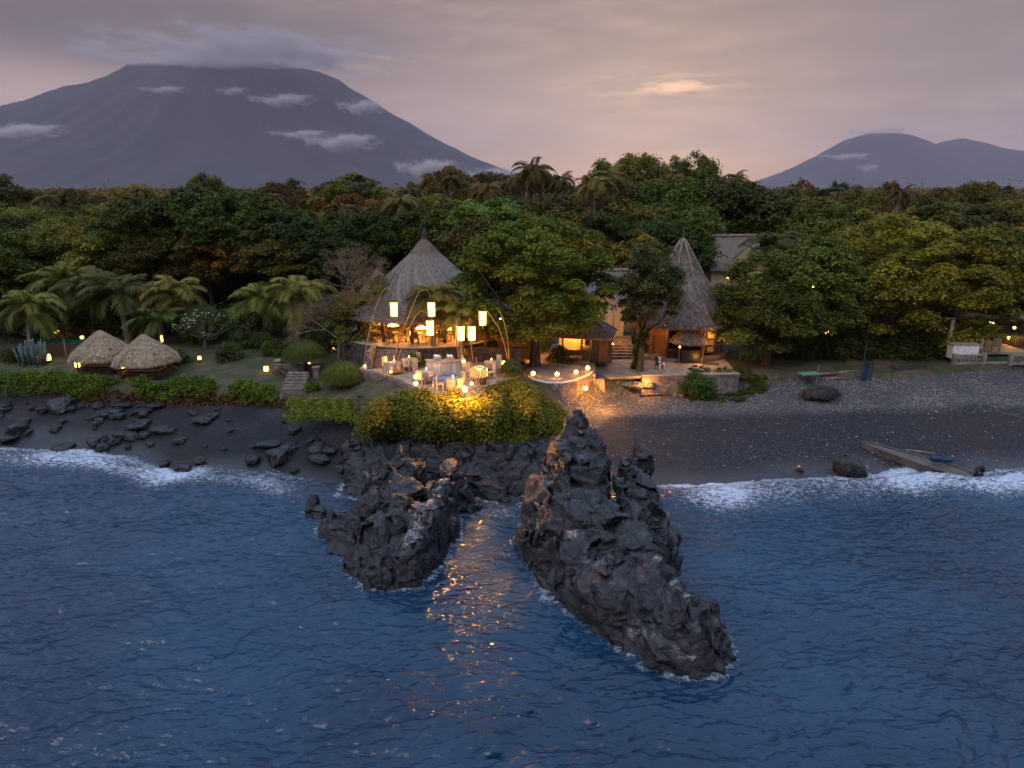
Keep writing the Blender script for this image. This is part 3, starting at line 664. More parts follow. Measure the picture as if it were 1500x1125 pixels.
for i in range(96):
    px = rr.choice([rr.uniform(-20, 240), rr.uniform(120, 540)]); py = rr.uniform(592, 660)
    if i % 3 == 0: py = rr.uniform(588, 612)
    if px > 400: py += rr.uniform(0, 28)
    boulder(px, py, rr.choice([.2, .28, .4, .55, .8]), 'small dark boulder half buried in the black sand of the left beach', 'boulders strewn over the left beach')
for i in range(26):
    boulder(rr.uniform(480, 800), rr.uniform(690, 735), rr.uniform(.25, .5), 'loose black rock at the foot of the headland cliff', 'loose rocks below the headland', z=.0)
for (px, py, r) in ((1172, 690, .28), (1120, 672, .12)):
    boulder(px, py, r, 'small wet stone at the waterline of the right beach' if r > .2 else 'little reddish stone lying alone on the wet sand')
for (a, b, c, d) in ((560, 37, .5, 0),): pass
build_sea()
# pebbles and shell bits
def pebbles():
    r_ = np.random.default_rng(12); n = 5200
    px = r_.uniform(870, 1520, n); py = np.where(r_.random(n) < .75, r_.uniform(565, 606, n), r_.uniform(606, 690, n))
    V = []; F = []
    base = np.array([(1,0,0),(0,1,0),(-1,0,0),(0,-1,0),(0,0,.7),(0,0,-.4)]); ff = np.array([(0,1,4),(1,2,4),(2,3,4),(3,0,4),(1,0,5),(2,1,5),(3,2,5),(0,3,5)])
    ctr = np.array([P(a, b, np.interp(b, [565, 606, 700], [2.0, 1.3, 0])) for a, b in zip(px, py)]); z = T(ctr[:, 0], ctr[:, 1])
    s = r_.uniform(.02, .055, n)*(1+(r_.random(n) < .05)*1.2)
    for i in range(n):
        F.append(ff+i*6); V.append(base*s[i]*r_.uniform(.6, 1.3, 3)+np.array([ctr[i, 0], ctr[i, 1], z[i]+.01]))
    o = np_mesh('pebbles', np.concatenate(V), np.concatenate(F), mat('pale_pebble', (.34, .32, .31), (.12, .11, .11), 7, .8), smooth=False); tag(o, kind='stuff')
pebbles()
# ================================================================ vegetation
def leaves(C, U, W, L, B, tint):
    """diamond leaves: centres C, length direction U, width direction W"""
    n = len(C); V = np.empty((n, 4, 3)); Lh = L[:, None]/2; Bh = B[:, None]/2
    V[:, 0] = C-U*Lh; V[:, 1] = C+W*Bh; V[:, 2] = C+U*Lh; V[:, 3] = C-W*Bh
    return V.reshape(-1, 3), np.arange(n*4).reshape(n, 4), np.repeat(tint, 4)
def rdir(n, r_):
    v = r_.normal(size=(n, 3)); return v/np.linalg.norm(v, axis=1)[:, None]
def clump_leaves(clumps, per, size, r_, up=.6, asp=.5):
    """clumps: rows (x, y, z, radius, thickness, tint)"""
    k = np.repeat(np.arange(len(clumps)), per); c = clumps[k]; n = len(k)
    d = rdir(n, r_); d[:, 2] = np.where(r_.random(n) < .72, np.abs(d[:, 2]), d[:, 2])
    rad = r_.random(n)**.45
    wob = 1+.35*np.sin(3*np.arctan2(d[:, 1], d[:, 0])+c[:, 5]*40)
    off = np.stack([d[:, 0]*c[:, 3]*rad*wob, d[:, 1]*c[:, 3]*rad*wob, d[:, 2]*c[:, 4]*rad - (rad*np.hypot(d[:, 0], d[:, 1]))**2*c[:, 4]*.8], 1)
    C = c[:, :3]+off
    nrm = d*(1-up)+np.array([0, 0, up])+rdir(n, r_)*.65; nrm /= np.linalg.norm(nrm, axis=1)[:, None]
    U = np.cross(nrm, rdir(n, r_)); U /= np.linalg.norm(U, axis=1)[:, None]+1e-9; W = np.cross(nrm, U)
    L = size*r_.uniform(.6, 1.3, n); t = np.clip(c[:, 5]*.6+r_.random(n)*.4, 0, 1)
    return leaves(C, U, W, L, L*asp, t)
def crown_clumps(R_, zc, zr, n, r_, csize, flat=.45, lobes=5, seed=0, low=-.35, inner=.25):
    d = rdir(n*3, r_); d = d[d[:, 2] > low][:n]; n = len(d)
    lob = .72+.5*vn(d*1.6+seed*9.1, seed)+.18*vn(d*4+3, seed+1)
    rr_ = np.where(r_.random(n) < inner, r_.uniform(.35, .7, n), r_.uniform(.82, 1.0, n))*lob
    C = d*np.array([R_, R_, zr])*rr_[:, None]+np.array([0, 0, zc])
    cs = csize*r_.uniform(.65, 1.35, n)
    return np.column_stack([C, cs, cs*flat, r_.random(n)])
def limbs(mb, base, tr, clumps, r_, n=14, th=.35):
    top = Vector((0, 0, th)); 
    idx = r_.permutation(len(clumps))[:n]
    for i in idx:
        c = Vector(clumps[i, :3]); s = Vector((0, 0, base*r_.uniform(.45, 1.0))); m = s.lerp(c, .5)+Vector((0, 0, -.12*(c-s).length))+Vector(r_.normal(size=3)*.15)
        mb.tube([s, m, c], [tr*.5, tr*.28, tr*.08], 6, False)
def broadleaf(name, R_, zc, zr, n, per, size, csize, tr, seed, flat=.45, low=-.35, lean=(0, 0), up=.6, asp=.5, nl=14):
    r_ = np.random.default_rng(seed); cl = crown_clumps(R_, zc, zr, n, r_, csize, flat, seed=seed, low=low)
    cl[:, 0] += lean[0]; cl[:, 1] += lean[1]
    V, F, t = clump_leaves(cl, per, size, r_, up, asp)
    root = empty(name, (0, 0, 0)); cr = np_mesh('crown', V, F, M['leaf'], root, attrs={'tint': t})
    mb = MB(); h = zc
    pts = [Vector((0, 0, -.4)), Vector((.1*h*.1, 0, h*.25)), Vector((lean[0]*.3, lean[1]*.3, h*.6)), Vector((lean[0]*.7, lean[1]*.7, h*1.0))]
    mb.tube(pts, [tr*1.35, tr, tr*.8, tr*.35], 9, False)
    limbs(mb, h*.9, tr, cl, r_, nl); mb.build('trunk', M['bark'], root, True)
    return root
def put(root, loc, label, cat, group=None, rz=0, s=1, color=None, first=True):
    root.location = loc; root.rotation_euler = (0, 0, rz); root.scale = (s, s, s) if not hasattr(s, '__len__') else s
    tag(root, label, cat, group)
    if color:
        for ch_ in root.children:
            if ch_.name.startswith('crown'): ch_.color = (*[c*KL for c in color], 1)
    return root

def frond(L, droop, r_, nl=24, width=.55, up=.6):
    """a feather frond along +x, arching; returns leaf quads"""
    t = np.linspace(0, 1, nl); ang = up - droop*t**1.3
    dx = np.cos(ang); dz = np.sin(ang); x = np.concatenate([[0], np.cumsum(dx[:-1])])*L/nl; z = np.concatenate([[0], np.cumsum(dz[:-1])])*L/nl
    V = []; F = []
    for i in range(nl-1):            # midrib
        w = .035*L/3*(1-t[i]*.8); k = len(V)
        V += [(x[i], -w, z[i]+.01), (x[i], w, z[i]+.01), (x[i+1], w*.9, z[i+1]+.01), (x[i+1], -w*.9, z[i+1]+.01)]; F.append((k, k+1, k+2, k+3))
    for i in range(3, nl):
        ll = width*L*.36*(math.sin(math.pi*min(1, t[i]*.93+.08))**.6)*r_.uniform(.8, 1.15); sw = .45+.5*t[i]
        for sd in (-1, 1):
            for e in (0, .5):
                bx, bz = x[i]+e*dx[i]*L/nl, z[i]+e*dz[i]*L/nl
                hang = r_.uniform(.35, .9); dv = np.array([math.cos(ang[i])*sw, sd*1.0, math.sin(ang[i])*sw-hang*.3]); dv /= np.linalg.norm(dv)
                tip = np.array([bx, 0, bz])+dv*ll+np.array([0, 0, -hang*ll*.38]); mid = np.array([bx, 0, bz])+dv*ll*.55
                w = .012*L/3+.012; k = len(V); ax = np.array([dx[i], 0, dz[i]])*w*2
                V += [tuple(np.array([bx, 0, bz])-ax*.6), tuple(mid-ax), tuple(tip), tuple(mid+ax)]; F.append((k, k+1, k+2, k+3))
    return np.array(V, float), np.array(F)
def palm(name, h, L, n, seed, droop=1.6, lean=.6, tr=.16, dead=3, upmax=1.35, color=(.09, .11, .03), width=.55, bark=None):
    r_ = np.random.default_rng(seed); root = empty(name, (0, 0, 0)); mb = MB()
    pts = [Vector((lean*(k/6)**1.8, 0, h*k/6-(.3 if k == 0 else 0))) for k in range(7)]
    mb.tube(pts, [tr*1.5]+[tr*(1.05-.05*k) for k in range(1, 7)], 8, False); mb.build('trunk', bark or M['palebark'], root, True)
    VV, FF, TT = [], [], []; o = 0
    for k in range(n):
        e = 1-(k/n); up_ = -.35+e**.8*(upmax+.35)+r_.uniform(-.12, .12); a = k*2.399+r_.uniform(-.3, .3)
        V, F = frond(L*r_.uniform(.8, 1.1)*(.75+.25*math.sin(math.pi*min(1, .25+e))), droop*r_.uniform(.8, 1.2), r_, 22, width, up_)
        rl = r_.uniform(-.5, .5); V = V@np.array([[1, 0, 0], [0, math.cos(rl), -math.sin(rl)], [0, math.sin(rl), math.cos(rl)]]).T
        c, s = math.cos(a), math.sin(a); V = V@np.array([[c, -s, 0], [s, c, 0], [0, 0, 1]]).T+np.array([lean, 0, h])
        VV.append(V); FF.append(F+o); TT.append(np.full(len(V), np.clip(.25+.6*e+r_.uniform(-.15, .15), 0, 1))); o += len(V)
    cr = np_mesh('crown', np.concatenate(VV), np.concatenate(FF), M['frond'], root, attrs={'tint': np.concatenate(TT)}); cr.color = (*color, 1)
    if dead:
        mb = MB()
        VV = []; FF = []; o = 0
        for k in range(dead):
            V, F = frond(L*.9, .5, r_, 16, .35, -1.15+r_.uniform(-.15, .2)); a = r_.uniform(0, 6.28); c, s = math.cos(a), math.sin(a)
            V = V@np.array([[c, -s, 0], [s, c, 0], [0, 0, 1]]).T+np.array([lean, 0, h-.1]); VV.append(V); FF.append(F+o); o += len(V)
        d = np_mesh('dead_frond', np.concatenate(VV), np.concatenate(FF), M['strandold'], root)
    return root
def fanpalm(name, h, Rr, seed, color):
    r_ = np.random.default_rng(seed); root = empty(name, (0, 0, 0)); mb = MB(); mb.tube([(0, 0, -.3), (.1, 0, h*.5), (.15, 0, h)], [.3, .22, .2], 8, False); mb.build('trunk', M['bark'], root, True)
    VV, FF, TT = [], [], []; o = 0
    for k in range(34):
        d = rdir(1, r_)[0]; d[2] = abs(d[2])*1.1-.35; d /= np.linalg.norm(d); c = np.array([.15, 0, h])+d*Rr*.62
        a = np.cross(d, [0, 0, 1.]); a /= np.linalg.norm(a); b = np.cross(d, a)
        V = []; F = []
        for j in range(13):
            th = (j-6)*.3; v = (d*math.cos(th)+a*math.sin(th)+b*.25)*Rr*.42; w = np.cross(v, b); w = w/np.linalg.norm(w)*.07
            i = len(V); V += [tuple(c), tuple(c+v*.6+w), tuple(c+v), tuple(c+v*.6-w)]; F.append((i, i+1, i+2, i+3))
        V += [tuple(np.array([.15, 0, h])), tuple(np.array([.15, 0, h])+a*.04), tuple(c+a*.04), tuple(c)]; i = len(V)-4; F.append((i, i+1, i+2, i+3))
        VV.append(np.array(V)); FF.append(np.array(F)+o); o += len(V); TT.append(np.full(len(V), r_.uniform(.1, .8)))
    cr = np_mesh('crown', np.concatenate(VV), np.concatenate(FF), M['frond'], root, attrs={'tint': np.concatenate(TT)}); cr.color = (*color, 1)
    return root
def grass_dome(name, Rr, n, seed, hgt=1.0, blade=.9, flatz=.8, w=.035):
    r_ = np.random.default_rng(seed); d = rdir(n, r_); d[:, 2] = np.abs(d[:, 2]); base = d*Rr*.35*np.array([1, 1, flatz])
    p1 = d*Rr*.8*np.array([1, 1, flatz])+np.array([0, 0, .12*Rr]); p2 = d*Rr*np.array([1.08, 1.08, flatz*.92])+rdir(n, r_)*.12-np.array([0, 0, .16*Rr])
    s = np.cross(d, rdir(n, r_)); s /= np.linalg.norm(s, axis=1)[:, None]; ww = w*r_.uniform(.6, 1.2, n)[:, None]
    V = np.stack([base-s*ww*.6, base+s*ww*.6, p1+s*ww, p1-s*ww, p2+s*ww*.15, p2-s*ww*.15], 1).reshape(-1, 3)
    i = np.arange(n)[:, None]*6; F = np.concatenate([i+np.array([0, 1, 2, 3]), i+np.array([3, 2, 4, 5])]); t = np.repeat(r_.random(n), 6)
    return V, F, t

KL = 1.35
GREEN = (.050, .082, .022); DEEP = (.032, .050, .014); FRESH = (.085, .125, .028); YELG = (.125, .130, .024); OLIVE = (.080, .076, .024); RUST = (.105, .070, .026); GREY = (.085, .095, .065); BLUEG = (.045, .075, .045)

# ---- main trees, each built for its place
def base(px, Y): return atY(px, Y)
t = broadleaf('broadleaf_tree', 4.7, 6.8, 4.8, 165, 420, .29, 1.1, .36, 41, .42, -.8); put(t, base(783, 49.5), 'tall dense green tree in the middle between the round pavilion and the small tiled hut', 'tree', s=(1.0, .9, .93), color=(.066, .090, .018))
t = broadleaf('broadleaf_tree', 2.05, 6.3, 3.3, 85, 360, .2, .62, .22, 42, .55, -.7, (.5, .3)); put(t, base(938, 50.2), 'grey-green tree standing in front of the steep thatched cone, ivy-wrapped trunk', 'tree', color=(.062, .088, .052))
t = broadleaf('broadleaf_tree', 7.2, 7.0, 5.6, 200, 420, .31, 1.3, .45, 43, .5, -.8); put(t, base(1298, 58), 'huge spreading tree with yellow-green crown above the right beach', 'tree', color=(.135, .138, .024), s=(1.12, .85, .80))
t = broadleaf('broadleaf_tree', 3.5, 4.4, 3.7, 130, 380, .27, .95, .35, 44, .5, -.8); put(t, base(1122, 53), 'dark green leafy tree reaching the ground right of the stone terrace', 'tree', color=(.062, .090, .026))
t = broadleaf('broadleaf_tree', 3.6, 6.0, 3.8, 110, 360, .28, 1.0, .3, 45, .5, -.7); put(t, base(1185, 55), 'mid green tree joining the dark leafy tree and the huge yellow-green one', 'tree', color=(.082, .110, .032))
t = broadleaf('broadleaf_tree', 3.9, 5.6, 4.0, 100, 300, .34, 1.0, .3, 46, .5, -.8); put(t, base(1432, 59), 'yellow-green tree with thin leaning trunk above the white columns', 'tree', color=(.105, .120, .026))
t = broadleaf('broadleaf_tree', 4.2, 5.0, 3.8, 100, 280, .34, 1.05, .3, 47, .5, -.8); put(t, base(1525, 60), 'dark green tree cut by the right picture edge', 'tree', color=(.040, .075, .026))
t = broadleaf('broadleaf_tree', 6.2, 7.6, 4.4, 150, 290, .38, 1.35, .4, 48, .36, -.35); put(t, base(330, 76), 'wide dark tree with layered boughs above the twin thatched gazebos', 'tree', color=(.040, .060, .016))
big_dark = t
t = broadleaf('broadleaf_tree', 5.2, 7.0, 4.2, 120, 280, .36, 1.3, .4, 49, .36, -.35); put(t, base(228, 74), 'dark layered tree left of the widest dark one', 'tree', color=(.044, .060, .018))
t = broadleaf('broadleaf_tree', 4.6, 6.2, 4.0, 110, 280, .36, 1.2, .4, 50, .36, -.45); put(t, base(425, 72), 'blackish green tree behind the grey leafless tree', 'tree', color=(.030, .050, .018))
t = broadleaf('broadleaf_tree', 4.0, 5.0, 3.6, 100, 260, .36, 1.1, .35, 51, .45, -.5); put(t, base(30, 66), 'bushy fresh green tree at the left picture edge', 'tree', color=(.058, .100, .026))
t = broadleaf('broadleaf_tree', 3.6, 5.2, 3.3, 90, 260, .34, 1.0, .3, 52, .45, -.5); put(t, base(660, 78), 'light green tree rising behind the tip of the round pavilion roof', 'tree', color=(.072, .110, .030))
t = broadleaf('broadleaf_tree', 4.5, 7.2, 3.5, 100, 260, .36, 1.1, .3, 53, .45, -.5); put(t, base(708, 73), 'mid green tree between the round pavilion roof and the tall middle tree', 'tree', color=(.075, .110, .030))
t = broadleaf('broadleaf_tree', 4.4, 7.0, 3.6, 100, 260, .36, 1.1, .3, 54, .45, -.5); put(t, base(985, 78), 'round green tree right behind the steep thatched cone', 'tree', color=(.052, .066, .020))
t = broadleaf('broadleaf_tree', 1.5, 2.6, 2.2, 50, 240, .2, .5, .1, 56, .6, -.8); put(t, base(515, 51), 'small leafy tree between the domed grass shrubs and the pavilion steps', 'tree', color=(.065, .095, .026), s=(1.15, 1, 1))
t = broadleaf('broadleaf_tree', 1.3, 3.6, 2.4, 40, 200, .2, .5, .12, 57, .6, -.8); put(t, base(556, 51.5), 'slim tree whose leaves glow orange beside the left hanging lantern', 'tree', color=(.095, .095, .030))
t = broadleaf('broadleaf_tree', 2.0, 2.4, 1.8, 46, 220, .24, .6, .15, 58, .6, -.8); put(t, base(1065, 64), 'greyish round bush tree below the large thatched roof', 'tree', color=(.090, .090, .060), s=1.1)

# ---- bare grey tree: recursive twigs
def bare(name, h, seed, spread=.55):
    r2 = random.Random(seed); mb = MB(); tips = []
    def grow(p, d, L, r, k):
        q = p+d*L; mb.tube([p, p.lerp(q, .5)+Vector((r2.uniform(-1, 1), r2.uniform(-1, 1), 0))*L*.06, q], [r, r*.85, r*.65], 5 if k > 1 else 7, False)
        if k >= 6: tips.append(q); return
        for _ in range(3 if k < 4 else 3):
            nd = (d+Vector((r2.gauss(0, spread), r2.gauss(0, spread), r2.gauss(.12, spread*.6)))).normalized(); grow(q, nd, L*r2.uniform(.62, .85), r*.6, k+1)
        if k > 2: tips.append(q)
    grow(Vector((0, 0, -.2)), Vector((.05, 0, 1)), h*.27, .16, 0)
    root = empty(name, (0, 0, 0)); mb.build('trunk', M['palebark'], root)
    r_ = np.random.default_rng(seed); tp = np.array(tips); cl = np.column_stack([tp, np.full(len(tp), .38), np.full(len(tp), .25), r_.random(len(tp))])
    V, F, t = clump_leaves(cl, 12, .085, r_, .3, .5); c = np_mesh('crown', V, F, M['leaf'], root, attrs={'tint': t}); c.color = (.17, .135, .105, 1)
    return root
put(bare('bare_tree', 9.2, 5, .55), base(540, 51.5), 'grey brown leafless tree with fine twigs left of the round pavilion roof', 'tree')
put(bare('bare_tree', 6.5, 9, .6), base(497, 52), 'lower thin-twigged grey tree left of the taller leafless one', 'tree', s=.95)

# ---- palms
Ppr = [palm('palm_tree', 3.2, 3.3, 20, 1, 1.9, .3, .2, 0, 1.45, width=.8), palm('palm_tree', 2.6, 3.4, 22, 2, 1.7, .2, .22, 0, 1.5, width=.85), palm('palm_tree', 9.5, 3.0, 24, 3, 2.2, 1.0, .15, 5, 1.2, width=.6), palm('palm_tree', 10.5, 3.0, 22, 4, 2.3, -.8, .14, 6, 1.15, width=.6)]
used = [False]*4
def place_palm(k, px, py, Y, label, color, s=1, rz=0, group=None, hz=1.0):   # (px, py): where the crown sits
    q = Q(px, py, Y); g = Tz(q.x, q.y); hh = [3.2, 2.6, 9.5, 10.5][k]; sz = max(.2, (q.z-g)/hh)
    s = s*1.38
    if not used[k]: o = Ppr[k]; used[k] = True; o.location = (q.x, q.y, g); o.rotation_euler = (0, 0, rz)
    else: o = copy_tree(Ppr[k], (q.x, q.y, g), rz)
    o.scale = (1, 1, 1); tag(o, label, 'palm', group)
    # stretch only the trunk, keep the crown round
    for ch_ in o.children:
        if ch_.name.startswith('trunk'): ch_.scale = (s, s, sz)
        else: ch_.scale = (s, s, s); ch_.location = (0, 0, hh*(sz-s))
        if ch_.name.startswith('crown'): ch_.color = (*color, 1)
    return o
PG = (.105, .125, .035); PD = (.060, .085, .035); PY_ = (.14, .15, .045)
place_palm(0, 36, 452, 57, 'low palm with broad arching fronds at the far left beside the cactus', PG, .95)
place_palm(1, 92, 415, 63, 'yellowish palm behind the far left palm', PG, .95, 1)
place_palm(0, 130, 425, 61, 'palm right of the yellowish one, above the lit lantern', PD, .9, 2)
place_palm(1, 178, 432, 60, 'dark palm with leaning trunk directly behind the left gazebo roof', PD, 1.0, 3)
place_palm(0, 262, 430, 61, 'bright palm above the right gazebo roof', PY_, .95, 4)
place_palm(1, 232, 470, 58.5, 'palm with low hanging fronds between the right gazebo and the white blossoms', PD, .75, .4)
place_palm(1, 385, 440, 60, 'yellow-green palm left of the brightest one near the blossoming tree', PG, .8, 5)
place_palm(0, 432, 432, 58, 'brightest upright palm beside the domed grass shrub', PY_, 1.0, 5.5)
place_palm(0, 632, 440, 48.0, 'slender palm in front of the pavilion between two hanging lanterns', (.12, .12, .035), .72, 1.0)
place_palm(1, 675, 462, 47.2, 'short palm on the dining terrace right of the slender one', (.12, .12, .035), .62, 2.2)
place_palm(0, 318, 365, 82, 'pale drooping palm half hidden among the dark trees', PD, .9, 2.0)
place_palm(2, 100, 330, 95, 'brown-tinged palm standing above the left forest', (.10, .085, .035), .95, 0)
place_palm(3, 170, 318, 105, 'thin palm right of the brown-tinged one in the left forest', (.10, .085, .035), 1.0, 1)
place_palm(2, 505, 312, 84, 'tall palm at the end of the dark trees left of the pavilion tip', (.085, .085, .035), 1.05, 2)
place_palm(3, 575, 300, 80, 'tall palm with an upright spear leaf just left of the pavilion tip', (.085, .082, .035), 1.05, 3)
place_palm(2, 722, 280, 96, 'ragged palm above the mid green tree right of the pavilion tip', (.12, .095, .04), 1.05, 4)
place_palm(3, 786, 250, 92, 'tallest palm crossing the skyline in the middle of the photo', (.075, .065, .03), 1.15, 5)
place_palm(2, 872, 272, 80, 'tall palm with hanging dead fronds right of the tall middle tree', (.12, .105, .04), 1.05, 1.5)
place_palm(3, 902, 260, 86, 'tall thin palm just right of the one with hanging dead fronds', (.095, .085, .035), 1.05, .5)
place_palm(0, 1132, 362, 62, 'palm with grey-green fronds beside the large thatched roof', (.062, .078, .040), .85, 1)
place_palm(2, 1432, 330, 78, 'dark spiky palm behind the yellow-green crown at the right', (.035, .05, .025), .95, 2.5)
place_palm(3, 1212, 312, 100, 'thin-topped palm in the right forest', (.07, .07, .03), .9, 2.5)
FP = [(525, 272, 110, 'round-headed fan palm on the skyline left of the pavilion tip', 1.5), (1226, 285, 105, 'round-headed fan palm on the skyline under the far mountain', 1.9), (1205, 292, 112, 'smaller fan palm just left of the round-headed one under the far mountain', 1.4), (1470, 288, 120, 'fan palm on the skyline near the right edge', 1.8)]
for px, py, Y, lab, rr_ in FP:
    q = Q(px, py, Y); g = Tz(q.x, q.y); o = fanpalm('fan_palm', q.z-g, rr_*1.15, px, (.045, .055, .025)); o.location = (q.x, q.y, g); tag(o, lab, 'palm')

rp = random.Random(19)
for k in range(16):
    px = [60, 210, 268, 345, 392, 455, 590, 655, 748, 830, 990, 1085, 1150, 1330, 1392, 1480][k]; Y = rp.uniform(92, 125); py = np.interp(px, [0, 450, 600, 800, 1080, 1200, 1500], [284, 284, 272, 262, 262, 284, 286])+rp.uniform(-6, 14)
    place_palm(2+k % 2, px, py, Y, 'palm crown poking out of the distant forest canopy', (rp.uniform(.06, .10), rp.uniform(.055, .08), .03), rp.uniform(.7, .95), rp.uniform(0, 6), 'palms poking out of the distant forest')
# ---- forest behind: every tree of the first rows its own object
FT = []
for k in range(7):
    FT.append(broadleaf('broadleaf_tree', 4.6, 6.6, 3.2, 85, 200, .38, 1.2, .3, 200+k, [.4, .5, .36, .6][k % 4], -.35, nl=7))
GRP = 'broadleaf trees of the forest behind the buildings'
ADJ = {0: 'olive green', 1: 'deep green', 2: 'rust tinged', 3: 'yellowish green'}
first_used = set(); nfor = 0
def skyline_h(px):      # tree height so the crown tops follow the photographed treeline
    return np.interp(px, [0, 450, 560, 640, 750, 850, 950, 1060, 1130, 1250, 1500], [9.0, 9.0, 9.8, 10.2, 10.0, 10.6, 12.2, 12.0, 10.0, 9.4, 9.4])
r3 = random.Random(77)
Yr = 70.0
while Yr < 150:
    step = 5.6+(Yr-70)*.035
    half = .80*Yr+8; x = -half+r3.uniform(0, step)
    while x < half:
        X, Yp = x+r3.uniform(-1.4, 1.4), Yr+r3.uniform(-1.8, 1.8); x += step*r3.uniform(.85, 1.15)
        px = 750+1000*X/(Yp*CP+3)
        if Yr < 76 and (380 < px < 640 or 860 < px < 1120): pass
        if 1010 < px < 1135 and Yp < 86: continue
        if 540 < px < 640 and Yp < 74: continue
        hh = skyline_h(px)*r3.uniform(.82, 1.08)*(r3.choice([.85, .95, 1.05, 1.2, 1.38]) if Yp > 118 else 1); nar = .72 if hh > skyline_h(px)*1.12 else 1
        if Yr < 90: hh = min(hh, np.interp(Yr, [68, 90], [8.2, 11.5])*r3.uniform(.85, 1.05))
        s = hh/9.6; k = r3.randrange(7); warm = min(1, max(0, (Yp-74)/45)); u = r3.random()
        ck = 1 if u < .42-.3*warm else (0 if u < .72 else (2 if u < .72+.2*warm else 3)); colr = [OLIVE, DEEP, RUST, YELG][ck]
        if ck in (1, 3) : colr = tuple(a*(1-warm*.45)+b*warm*.45 for a, b in zip(colr, OLIVE))
        colr = tuple(c*r3.uniform(.7, 1.15) for c in colr)
        g = Tz(X, Yp)
        row = 'front' if Yp < 90 else ('middle' if Yp < 115 else 'back'); side = 'left of the round pavilion roof' if px < 540 else ('between pavilion and steep cone' if px < 990 else 'right of the steep thatched cone')
        lab = f'{ADJ[ck]} tree in the {row} rows, {side}'
        if k not in first_used: o = FT[k]; first_used.add(k)
        else: o = copy_tree(FT[k])
        put(o, (X, Yp, g), lab, 'tree', GRP+' '+row+' '+side, r3.uniform(0, 6.28), (s*nar*r3.uniform(.9, 1.15), s*nar*r3.uniform(.9, 1.15), s), colr); nfor += 1
    Yr += step*.9
print('forest trees', nfor)
# the woods beyond read as one mass
def far_wood():
    r_ = np.random.default_rng(5); C = []
    for k in range(5200):
        Y = 150*(2200/150)**(r_.random()**1.15); X = r_.uniform(-1.35, 1.35)*Y
        C.append((X, Y))
    for k in range(700):      # the belt carries on past both ends of the first rows
        Y = r_.uniform(62, 150); X = r_.uniform(.86*Y+12, 1.7*Y+20)*(1 if k % 2 else -1); C.append((X, Y))
    C = np.array(C); z = T(C[:, 0], C[:, 1]); px = 750+1000*C[:, 0]/(C[:, 1]*CP)
    Vs, Fs, Ts = [], [], []; o = 0
    for lo, hi, per, sz in ((60, 150, 260, .8), (150, 260, 260, .72), (260, 600, 70, 1.7), (600, 2300, 36, 3.6)):
        m = (C[:, 1] >= lo) & (C[:, 1] < hi); c = C[m]; n = len(c)
        if not n: continue
        hgt = np.interp(px[m], [0, 500, 650, 900, 1000, 1100, 1500], [10, 10, 11, 11, 12, 10.2, 10.2])*np.where(r_.random(n) < .10, 1.22, 1)*r_.uniform(.7, 1.15, n)*(1+.0*c[:, 1])
        cl = np.column_stack([c, z[m]+hgt*.62, r_.uniform(3.4, 5.6, n)*(1+c[:, 1]/1500), hgt*.42, r_.random(n)])
        V, F, t = clump_leaves(cl, per, sz, r_, .55, .6); Vs.append(V); Fs.append(F+o); Ts.append(t); o += len(V)
    ob = np_mesh('far_forest', np.concatenate(Vs), np.concatenate(Fs), M['leaf'], attrs={'tint': np.concatenate(Ts)}); ob.color = (.12, .082, .028, 1); tag(ob, kind='stuff')
far_wood()

# ---- bushes, domes, blossoms, creepers
def bush(name, R_, zr, n, per, size, seed, cs=.5): 
    r_ = np.random.default_rng(seed); cl = crown_clumps(R_, zr*.35, zr, n, r_, cs, .6, seed=seed, low=-.2, inner=.3); V, F, t = clump_leaves(cl, per, size, r_, .45, .5); return V, F, t
def bush_thing(px, Y, R_, zr, seed, label, color, n=40, per=150, size=.16, name='shrub', cs=.5):
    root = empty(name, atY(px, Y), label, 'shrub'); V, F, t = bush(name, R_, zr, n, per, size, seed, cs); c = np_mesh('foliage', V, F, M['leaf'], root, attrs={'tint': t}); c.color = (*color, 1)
    mb = MB(); 
    for k in range(5):
        a = k*1.3; mb.tube([(0, 0, -.1), (math.cos(a)*R_*.3, math.sin(a)*R_*.3, zr*.5), (math.cos(a)*R_*.6, math.sin(a)*R_*.6, zr*.9)], [.05, .035, .015], 5, False)
    mb.build('stem', M['bark'], root); return root
def dome(px, Y, Rr, dz, label, seed, trunk, color=(.075, .115, .035), n=5200, flatz=.85, blade=.03):
    g = atY(px, Y); root = empty('grass_shrub', g, label, 'shrub'); V, F, t = grass_dome('foliage', Rr, n, seed, flatz=flatz, w=blade); V = V+np.array([0, 0, dz])
    c = np_mesh('foliage', V, F, M['leaf'], root, attrs={'tint': t}); c.color = (*color, 1)
    mb = MB(); mb.tube([(.05, 0, -.2), (0, 0, dz*.5), (0, 0, dz+.3)], [.24 if trunk else .1, .14, .1], 8, False); mb.build('trunk', M['bark'], root, True); return root
dome(447, 49.0, 1.55, 1.5, 'dome of long grassy leaves on a thick trunk beside the garden steps', 3, True)
dome(502, 45.2, 1.45, .55, 'low grassy dome in front of the dining terrace wall', 4, False, (.085, .125, .035))
dome(295, 60.5, 2.1, 1.6, 'weeping rounded bush behind the blossoming tree right of the gazebos', 6, True, (.055, .085, .03), 5200, .9, .04)
dome(385, 56.5, 1.0, .7, 'small dark spiky bush right of the blossoming tree', 7, False, (.045, .08, .025), 1800, .9, .04)
dome(749, 43.6, .75, .55, 'feathery grey-green bush at the right end of the dining terrace', 8, False, (.09, .115, .06), 2000, 1.3, .03)
bush_thing(1028, 48.2, 1.15, 1.5, 61, 'rounded green bush against the lower stone terrace wall', (.045, .085, .025))
bush_thing(820, 51.0, .8, .9, 62, 'low clipped bush in the middle of the sunken courtyard', (.07, .085, .03), 26)
